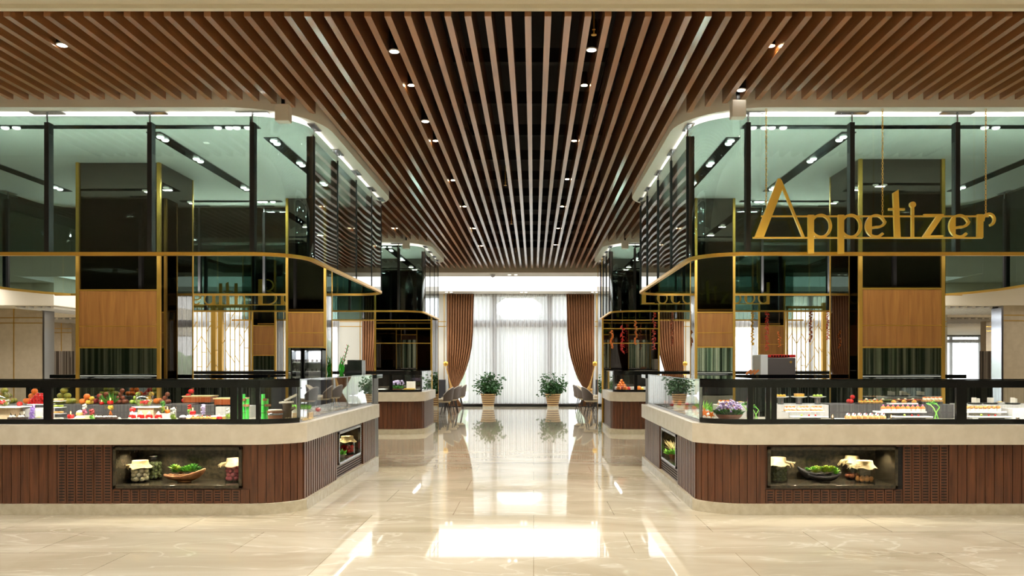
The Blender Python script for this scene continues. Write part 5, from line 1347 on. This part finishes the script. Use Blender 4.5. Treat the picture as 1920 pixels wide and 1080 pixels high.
# ================================================================ near right case
ORD = words + ['eighth', 'ninth']
def row(kind, px0, px1, n, Y, z, lab, grp, rows=1, dy=.06):
    for j in range(n):
        for q in range(rows): at(kind, px0 + (px1 - px0) * j / (n - 1), '%s %s from the left%s' % (ORD[j], lab, '' if rows == 1 else ', behind' if q else ', in front'), Y + q * dy, z, group=grp)
for i, (px, k_) in enumerate(((1464, 'lemon'), (1498, 'sp'), (1533, 'lime'))):
    at('pedestal', px, '%s white pedestal plate of three on the white riser' % ('left', 'middle', 'right')[i], 8.86, TL, sc=.85)
    z = TL + .09 * .85
    if k_ == 'sp':
        x = X_at(px, 8.86); r = thing('sponge_cake', 'golden loaf cake on the middle pedestal plate', 'cake', (x, 8.86, z)); MB().box(x - .045, x + .045, 8.81, 8.9, z, z + .034).build('crumb', 'yellow', r, bevel=.006); MB().box(x - .045, x + .045, 8.81, 8.9, z + .034, z + .042).build('crust', 'pastry', r, bevel=.003)
    else:
        for j in range(3): at(k_, px - 6 + 6 * j, '%s small %s on the %s pedestal plate' % (('left', 'middle', 'right')[j], k_, 'left' if i == 0 else 'right'), 8.86, z, group='%ss on the pedestal plate' % k_, sc=.7)
z = slab(1473, 1546, 8.42, 8.56, BZ + .085, BZ + .097, 'white_plate', 'serving_tray', 'raised pale tray with three groups of topped pastries')
slab(1482, 1538, 8.45, 8.53, BZ, BZ + .085, 'bowl_glass', 'glass_riser', 'clear riser below the raised pale tray', 'display riser')
for c0 in (1481, 1506, 1531):
    for d_ in (-7, 0, 7):
        for yy in (8.45, 8.51): at('waffle', c0 + d_ , '%s topped pastry of the %s group on the raised pale tray, %s' % ({-7: 'left', 0: 'middle', 7: 'right'}[d_], {1481: 'left', 1506: 'middle', 1531: 'right'}[c0], 'front' if yy < 8.5 else 'back'), yy, z, group='topped pastries on the raised tray', sc=.95)
def lowplate(px0, px1, lab, Y=8.24):
    z = slab(px0, px1, Y, Y + .12, BZ + .035, BZ + .052, 'white_plate', 'oblong_plate', lab, 'plate', .006)
    slab(px0 + 16, px1 - 14, Y + .03, Y + .09, BZ, BZ + .035, 'black_metal', 'plate_stand', 'dark stand under the ' + lab, 'stand')
    return z
for a, b, lab, g_ in ((1487, 1553, 'left white oblong plate of the middle bay', 'left'), (1680, 1750, 'right white oblong plate of the middle bay', 'right'), (1824, 1898, 'white oblong plate of the rightmost bay', 'outer')):
    z = lowplate(a, b, lab)
    at('lime', a + 16, 'green fruit on the %s oblong plate' % g_, 8.3, z, sc=.45); at('tomato', a + 30, 'tiny tomato on the %s oblong plate, left of two' % g_, 8.3, z, sc=.32); at('tomato', a + 42, 'tiny tomato on the %s oblong plate, right of two' % g_, 8.3, z, sc=.32)
at('tealight', 1561, 'tealight left of the sugared pastries', 8.2, BZ + .02); at('tealight', 1671, 'tealight right of the sugared pastries', 8.2, BZ + .02); at('tealight', 1908, 'tealight at the right edge of the picture', 8.2, BZ + .02)
for px, l_ in ((1561, 'left'), (1671, 'right'), (1908, 'rightmost')): slab(px - 9, px + 9, 8.16, 8.25, BZ, BZ + .02, 'white_plate', 'small_dish', 'small white slab under the %s tealight' % l_, 'dish')
z = slab(1576, 1668, 8.22, 8.4, BZ + .012, BZ + .026, 'white_plate', 'serving_tray', 'long tray of sugared pastries at the front of the middle bay'); slab(1596, 1650, 8.26, 8.36, BZ, BZ + .012, 'black_metal', 'plate_stand', 'dark stand under the sugared pastries', 'stand')
row('choux', 1590, 1655, 7, 8.27, z, 'sugared pastry on the long front tray', 'sugared pastries', 2, .065)
z = slab(1648, 1738, 8.44, 8.6, BZ + .075, BZ + .092, 'white_plate', 'serving_tray', 'raised white tray of orange topped cakes'); slab(1665, 1722, 8.48, 8.56, BZ, BZ + .075, 'tier_grey', 'plate_stand', 'grey stand under the orange topped cakes', 'stand')
row('orangecake', 1656, 1730, 9, 8.49, z, 'orange topped small cake on the raised white tray', 'orange topped cakes', 2, .055)
at('vase', 1756, 'glass vase with curling green stems at the right of the middle bay', 8.36, BZ, sc=1.0)
z = slab(1806, 1888, 8.44, 8.6, BZ + .075, BZ + .092, 'white_plate', 'serving_tray', 'raised white tray of yellow cakes in the rightmost bay'); slab(1824, 1870, 8.48, 8.56, BZ, BZ + .075, 'shelf_white', 'plate_stand', 'pale stand under the yellow cakes', 'stand')
row('yellowcake', 1814, 1872, 8, 8.49, z, 'small yellow cake on the raised rightmost tray', 'yellow cakes', 2, .055)
slab(1898, 1960, 8.4, 8.6, BZ, BZ + .12, 'shelf_white', 'display_riser', 'white riser at the right edge of the picture', 'display riser')
at('cheese', 1828, 'black slate with pale cheese wedges, left of two', 8.86, TL + .005); at('cheese', 1857, 'black slate with pale cheese wedges, right of two', 8.84, TL + .005, rz=.7); at('cheese', 1899, 'black slate with cheese near the right edge of the picture', 8.84, TL + .005, rz=.2)
at('bowl_white', 1875, 'small white bowl between the cheese slates', 8.8, TL)
# leaf shaped trays on the dark riser
def leaftray(px, w_, Y, z, lab, m_='olive'):
    x = X_at(px, Y); r = thing('leaf_tray', lab, 'tray', (x, Y, z)); n = 12; vs = []; fs = []
    for i in range(n + 1):
        t_ = i / n; hw = .07 * math.sin(PI * t_) + .002
        for j in range(5): q = j / 4 * 2 - 1; vs.append((x - w_ / 2 + w_ * t_, Y + q * hw, z + .012 + .03 * q * q * math.sin(PI * t_) + .03 * (2 * t_ - 1) ** 2))
    for i in range(n):
        for j in range(4): fs.append((i * 5 + j, i * 5 + j + 1, i * 5 + j + 6, i * 5 + j + 5))
    o = MB().add(vs, fs).build('leaf', m_, r, 60); s_ = o.modifiers.new('thick', 'SOLIDIFY'); s_.thickness = .006
    return r
TR = TL + .005
for i, px in enumerate((1630, 1662, 1694, 1726)): leaftray(px, .26, 8.93, TR, '%s green leaf shaped tray from the left on the dark riser' % words[i], 'olive' if i < 2 else 'brown_fruit')
for i, px in enumerate((1624, 1640, 1655, 1684, 1697, 1711)): at('sandwich', px, '%s small pale pyramid from the left on the leaf shaped trays' % words[i], 8.93, TR + .022, group='pyramids on the leaf trays', sc=.8)
z = slab(1610, 1655, 8.74, 8.84, TR, TR + .01, 'stone_black', 'serving_tray', 'black tray of small tarts on the dark riser'); row('tart', 1614, 1651, 6, 8.79, z, 'small tart on the black tray of the dark riser', 'tarts on the dark riser')
z = slab(1668, 1722, 8.74, 8.82, TR, TR + .014, 'white_plate', 'serving_tray', 'white oblong tray on the dark riser'); row('tart', 1676, 1714, 3, 8.78, z, 'tart on the white tray of the dark riser', 'three tarts on the white tray')
z = slab(1728, 1768, 8.74, 8.84, TR, TR + .03, 'stone_black', 'serving_tray', 'black block tray at the right end of the dark riser'); row('waffle', 1733, 1763, 5, 8.79, z, 'red topped pastry on the black block tray', 'pastries on the black block')
pile('tomato', 1590, 1604, 8.92, TR, 2, 'red tomato at the left end of the dark riser', 'tomatoes on the dark riser', 20, r=.03, sc=.9)
# ---- near right corner
Y = 8.42; x = X_at(1367, Y)
r = thing('flower_bowl', 'brown bowl of purple and white flowers in the near right corner', 'flower bowl', (x, Y, BZ))
MB().lathe([(0, 0), (.08, 0), (.125, .04), (.14, .065), (.13, .065), (.11, .04), (0, .03)], (x, Y, BZ), 22).build('bowl', 'clay', r, 50)
def shift(mb, x, y, z): mb.v = [(v[0] + x, v[1] + y, v[2] + z) for v in mb.v]; return mb
shift(leaves(MB(), .10, 3, 150, .09, .02, .05, .8), x, Y, BZ).build('leaves', 'leaf_dark', r); shift(leaves(MB(), .09, 7, 50, .08, .02, .06, .8), x, Y, BZ).build('bright_leaves', 'leaf_mid', r)
q = random.Random(4)
for nm, m_, n in (('purple_flowers', 'purple', 46), ('white_flowers', 'lilac', 60), ('orange_flowers', 'orange', 6)):
    mb = MB()
    for i in range(n):
        a = q.uniform(0, 2 * PI); d = .13 * q.random() ** .5; zz = .10 + .09 * (1 - d / .14) + q.uniform(-.01, .03)
        if m_ == 'lilac': zz += .02
        mb.ball((x + d * math.cos(a), Y + d * math.sin(a), BZ + zz), .011, n=6, m=4)
    mb.build(nm, m_, r, 60)
def starfish(px, Y, z, sc, rz, lab):
    x = X_at(px, Y); pts = []
    for i in range(10):
        a = rz + i * PI / 5; rr = sc if i % 2 == 0 else sc * .38; pts.append((x + rr * math.cos(a), z + sc + rr * math.sin(a)))
    tag(MB().prism_xz(pts, Y, Y + .02).build('starfish', 'orange', bevel=.006), lab, 'starfish')
starfish(1321, 8.72, BZ, .06, .3, 'upright orange starfish, left one in the near right corner'); starfish(1334, 8.62, BZ, .045, .9, 'upright orange starfish, right one in the near right corner'); starfish(1305, 8.8, BZ, .05, .1, 'orange starfish nearest the aisle glass')
at('grass', 1318, 'grass cup behind the starfish', 8.95, BZ, sc=1.6); at('grass', 1337, 'second grass cup behind the starfish', 8.98, BZ, sc=1.2); at('vase', 1404, 'glass vase with green stems between the uprights, left', 8.5, BZ, sc=.9); at('vase', 1418, 'glass vase with green stems between the uprights, right', 8.36, BZ, sc=.8)
slab(1345, 1400, 8.72, 8.95, BZ, TL, 'shelf_white', 'display_riser', 'white riser behind the flower bowl', 'display riser')
row('waffle', 1350, 1372, 4, 8.8, TL, 'topped pastry on the riser behind the flower bowl', 'pastries behind the flower bowl'); at('bowl_white', 1388, 'white bowl on the riser behind the flower bowl', 8.8, TL)
q = random.Random(9)
for i in range(5):
    y0 = 9.2 + i * .5; x0 = 1.63 + .16; tag(MB().box(x0, x0 + .34, y0, y0 + .38, BZ, BZ + .02).build('serving_tray', 'white_plate', bevel=.004), '%s white tray from the front in the side case of the near right counter' % words[i], 'tray')
    for j in range(3): K[('tomato', 'orange', 'lime')[i % 3]].at((x0 + .06 + .1 * j, y0 + .12, BZ + .02), 0, '%s fruit on the %s tray of the near right side case' % (('aisle side', 'middle', 'inner')[j], words[i]), 'fruit of the %s side tray' % words[i], .9)
# ================================================================ far cases
FY = 17.52
x = X_at(744, FY); r = thing('flower_bowl', 'low bowl of white and pink flowers in the far left case', 'flower bowl', (x, FY, BZ))
MB().lathe([(0, 0), (.09, 0), (.13, .05), (.12, .05), (0, .03)], (x, FY, BZ), 18).build('bowl', 'clay', r, 50)
shift(leaves(MB(), .10, 3, 120, .09, .03, .05, .7), x, FY, BZ).build('leaves', 'leaf_mid', r)
mb = MB(); q = random.Random(3)
for i in range(50): a = q.uniform(0, 2 * PI); d = .16 * q.random() ** .5; mb.ball((x + d * math.cos(a), FY + d * math.sin(a), BZ + .14 + q.uniform(0, .08)), .018, n=6, m=4)
mb.build('flowers', 'lilac', r, 60)
for i, (a, b, m_, lab) in enumerate(((708, 722, 'white_plate', 'white tray in the left bay of the far left case'), (756, 776, 'yellow', 'yellow cake slab right of the flowers in the far left case'), (758, 775, 'white_plate', 'tall white tray in the far left case'))):
    zz = BZ + (.05 if i < 2 else .2); MB_ = MB().box(X_at(a, FY), X_at(b, FY), FY + (.05 if i < 2 else .3), FY + (.3 if i < 2 else .34), BZ, zz).build('serving_block', m_, bevel=.004); tag(MB_, lab, 'tray')
step(X_at(1153, 17.9), X_at(1212, 17.9), 17.75, 18.0, BZ, BZ + .08, 'shelf_white', 'low white riser in the far right case')
for i, (px, k_, yy) in enumerate(((1160, 'orange', 17.5), (1166, 'apple', 17.55), (1172, 'orange', 17.5), (1178, 'tomato', 17.55), (1198, 'orange', 17.5), (1203, 'lemon', 17.5))): K[k_].at((X_at(px, yy), yy, BZ), 0, '%s %s from the left in the far right case' % (words[i], {'orange': 'orange fruit', 'apple': 'dark red apple', 'tomato': 'tomato', 'lemon': 'lemon'}[k_]), sc=1.7)
pile('orange', 1157, 1176, 17.78, BZ + .08, 3, 'orange of the stacked pile in the far right case', 'oranges in the far right case', 30)
# ================================================================ jars and succulents in the niches
def jar(x, y, z, r_, h, fill, seed, label, drape=True, bits=26, br=.02, zf=.8, ribbon=0):
    r = thing('glass_jar', label, 'jar', (x, y, z)); q = random.Random(seed)
    MB().lathe([(0, 0), (r_ * .9, 0), (r_, .012), (r_, h * .8), (r_ * .72, h * .93), (r_ * .72, h), (r_ * .70, h), (r_ * .70, h * .93), (r_ * .96, h * .78), (r_ * .96, .014), (0, .006)], (x, y, z), 22).build('glass', 'bowl_glass', r, 50)
    MB().lathe([(0, h), (r_ * .76, h), (r_ * .78, h + .012), (r_ * .3, h + .018), (0, h + .02)], (x, y, z), 20).build('lid', 'steel' if not drape else 'bowl_glass', r, 40)
    mb = MB()
    for lv in range(int(h * zf / (br * 1.5))):
        zz = z + .01 + br + lv * br * 1.5
        for k, rr in ((max(1, int(2 * PI * (r_ * .72) / (br * 2.1))), r_ * .95 - br), (max(1, int(2 * PI * (r_ * .3) / (br * 2.1))), r_ * .3)):
            for i in range(k):
                a = 2 * PI * (i + .5 * (lv % 2)) / k + q.uniform(-.1, .1); mb.ball((x + rr * math.cos(a), y + rr * math.sin(a), zz + q.uniform(-.003, .003)), br * q.uniform(.85, 1), n=9, m=6)
    mb.build('contents', fill, r, 60)
    if drape:
        n = 28; vs = []; fs = []
        for j, (rr, zz) in enumerate(((.1, h + .022), (.8, h + .02), (.86, h * .93), (1.08, h * .80), (1.2, h * .74))):
            for i in range(n): a = 2 * PI * i / n; k = 1 + (.10 * math.sin(a * 7 + seed) if j > 2 else 0); vs.append((x + r_ * rr * k * math.cos(a), y + r_ * rr * k * math.sin(a), z + zz + (.008 * math.sin(a * 5) if j > 2 else 0)))
        fs = [(j * n + i, j * n + (i + 1) % n, (j + 1) * n + (i + 1) % n, (j + 1) * n + i) for j in range(4) for i in range(n)] + [tuple(range(n))]
        MB().add(vs, fs).build('paper_cover', 'twine', r, 60)
        t = MB().ring((x, y, z + h * .92), r_ * .84, .005, 'z', 1, 20, 5)
        for i in range(14):
            a = PI + .35 + q.uniform(-.5, .5); l_ = q.uniform(.4, .9) * r_
            t.tube([(x + r_ * .85 * math.cos(a) * ribbon_sign(ribbon), y + r_ * .85 * math.sin(a), z + h * .92), (x + (r_ * .9 + l_ * .6) * math.cos(a) * ribbon_sign(ribbon), y + (r_ + .02) * math.sin(a), z + h * .88), (x + (r_ + l_) * math.cos(a) * ribbon_sign(ribbon), y + r_ * math.sin(a), z + h * (.9 - .3 * q.random()))], .0025, 4)
        t.build('twine_ties', 'twine', r, 60)
    return r
def ribbon_sign(v): return -1 if v else 1
NZ = .29
def kx(px, Y): return X_at(px, Y)
jar(kx(263, 8.28), 8.28, NZ, .094, .20, 'white_ball', 1, 'glass jar of white balls with paper cover in the left niche', br=.026, zf=.72)
jar(kx(289, 8.46), 8.46, NZ, .085, .24, 'olive', 2, 'tall glass jar of green olives behind the white balls', False, br=.022, zf=.7)
jar(kx(439, 8.3), 8.3, NZ, .09, .22, 'pink_ball', 3, 'glass jar of pink balls with paper cover at the right of the left niche', br=.026, zf=.72)
jar(kx(1459, 8.3), 8.3, NZ, .095, .23, 'olive', 4, 'glass jar of dried green leaves at the left of the right niche', br=.019, zf=.7, ribbon=1)
jar(kx(1621, 8.26), 8.26, NZ, .098, .20, 'cracker', 5, 'glass jar of orange crackers with paper cover in the right niche', br=.024, zf=.28)
jar(kx(1598, 8.46), 8.46, NZ, .085, .23, 'brown_fruit', 6, 'glass jar of brown fruit behind the cracker jar', br=.03, zf=.35)
def rosette(mb, c, r_, n, seed, thick=1):
    q = random.Random(seed); random.seed(seed)
    for i in range(n):
        a = i * 2.4; el = .15 + 1.25 * i / n; l_ = r_ * (1 - .25 * i / n)
        d = Vector((math.cos(a) * math.cos(el), math.sin(a) * math.cos(el), math.sin(el)))
        mb.blade(c, Vector(c) + d * l_, r_ * .38 * thick, r_ * .06, Vector((-math.sin(a), math.cos(a), 0)))
def boat(x, y, z, L_, dpt, hgt, m_, label, plants, tilt=.05, seed=1):
    r = thing('succulent_bowl', label, 'planted bowl', (x, y, z)); n = 20; m = 9; vi = []; fs = []; q = random.Random(seed)
    for i in range(n + 1):
        t_ = -1 + 2 * i / n; hw = dpt * max(.02, (1 - t_ * t_)) ** .6; rim = hgt * (.62 + .38 * t_ * t_) + tilt * t_ * .5
        for j in range(m):
            p = -1 + 2 * j / (m - 1); base = abs(t_) ** 2.2 * rim * .85
            vi.append((x + t_ * L_, y + p * hw, z + base + (rim - base) * abs(p) ** 2 + (q.uniform(-.006, .006) if abs(p) == 1 else 0)))
    for i in range(n):
        for j in range(m - 1): fs.append((i * m + j, (i + 1) * m + j, (i + 1) * m + j + 1, i * m + j + 1))
    o = MB().add(vi, fs).build('bowl', m_, r, 70); s_ = o.modifiers.new('thick', 'SOLIDIFY'); s_.thickness = .014; s_.offset = 1
    MB().lathe([(0, 0), (L_ * .32, 0), (L_ * .3, .02), (0, .03)], (x, y, z - .002), 16, 1, dpt / L_ * 1.6).build('foot', m_, r, 50)
    mbs = {}
    for (dx, dy, dz, rr, nn, mm, th) in plants:
        rosette(mbs.setdefault(mm, MB()), (x + dx, y + dy, z + dz), rr, nn, int(dx * 1000) % 97 + 3, th)
    for mm, mb in mbs.items(): mb.build({'leaf_bright': 'bright_succulent', 'leaf_mid': 'green_succulent', 'leaf_dark': 'dark_succulent', 'clay': 'brown_succulent', 'lime': 'pale_succulent'}[mm], mm, r)
q = random.Random(6); pl = []
for i in range(13): pl.append((-.13 + .27 * (i + q.random()) / 13, q.uniform(-.05, .04), .095 + q.uniform(-.01, .03), q.uniform(.055, .085), 20, q.choice(('leaf_bright', 'leaf_mid', 'leaf_bright', 'lime', 'leaf_mid')), .8))
pl += [(-.02, -.04, .08, .045, 24, 'clay', 1), (.02, 0, .1, .09, 30, 'leaf_bright', .35), (.08, .02, .12, .09, 30, 'leaf_mid', .35), (-.1, 0, .09, .06, 26, 'leaf_mid', 1.2), (.15, .03, .1, .07, 22, 'leaf_dark', .35)]
boat(kx(346, 8.28), 8.28, NZ + .003, .215, .10, .10, 'bark', 'bark boat planted with green succulents in the left niche', pl, .06, 2)
pl = []
for i in range(15): pl.append((-.12 + .24 * (i + q.random()) / 15, q.uniform(-.06, .04), .09 + q.uniform(-.01, .03), q.uniform(.045, .07), 20, q.choice(('leaf_bright', 'lime', 'leaf_bright', 'lime', 'leaf_mid')), 1.3))
pl += [(-.08, .02, .12, .05, 22, 'clay', .8), (.1, .03, .1, .05, 20, 'clay', .8)]
boat(kx(1546, 8.27), 8.27, NZ + .003, .17, .10, .085, 'stone_black', 'black stone bowl planted with bright green succulents in the right niche', pl, .02, 3)
boat(kx(1522, 8.44), 8.44, NZ + .003, .15, .06, .11, 'stone_black', 'second black stone bowl just behind the succulents in the right niche', [(-.05, 0, .09, .05, 20, 'leaf_mid', 1)], -.05, 4)
# side niches
jar(-2.505, 10.85, NZ, .10, .22, 'red', 8, 'glass jar of red fruit with straw cover in the left side niche', br=.032, zf=.6)
r = thing('leaf_dish', 'low pale dish with green leaves in the left side niche', 'dish', (-2.50, 10.45, NZ))
MB().lathe([(0, 0), (.05, 0), (.08, .04), (.07, .04), (0, .02)], (-2.50, 10.45, NZ), 16).build('dish', 'cream', r, 50); shift(leaves(MB(), .05, 3, 40, .08, .03, .03), -2.50, 10.45, NZ).build('leaves', 'leaf_bright', r)
r = thing('succulent_pot', 'small pot of green leaves and pale twigs in the right side niche', 'plant', (1.79, 10.3, NZ))
MB().lathe([(0, 0), (.05, 0), (.07, .06), (.06, .06), (0, .05)], (1.79, 10.3, NZ), 16).build('pot', 'bark', r, 50); shift(leaves(MB(), .05, 3, 60, .10, .03, .05), 1.79, 10.3, NZ).build('leaves', 'leaf_bright', r); shift(leaves(MB(), .04, 8, 40, .14, .012, .12, 1.2), 1.79, 10.3, NZ).build('twigs', 'twine', r)
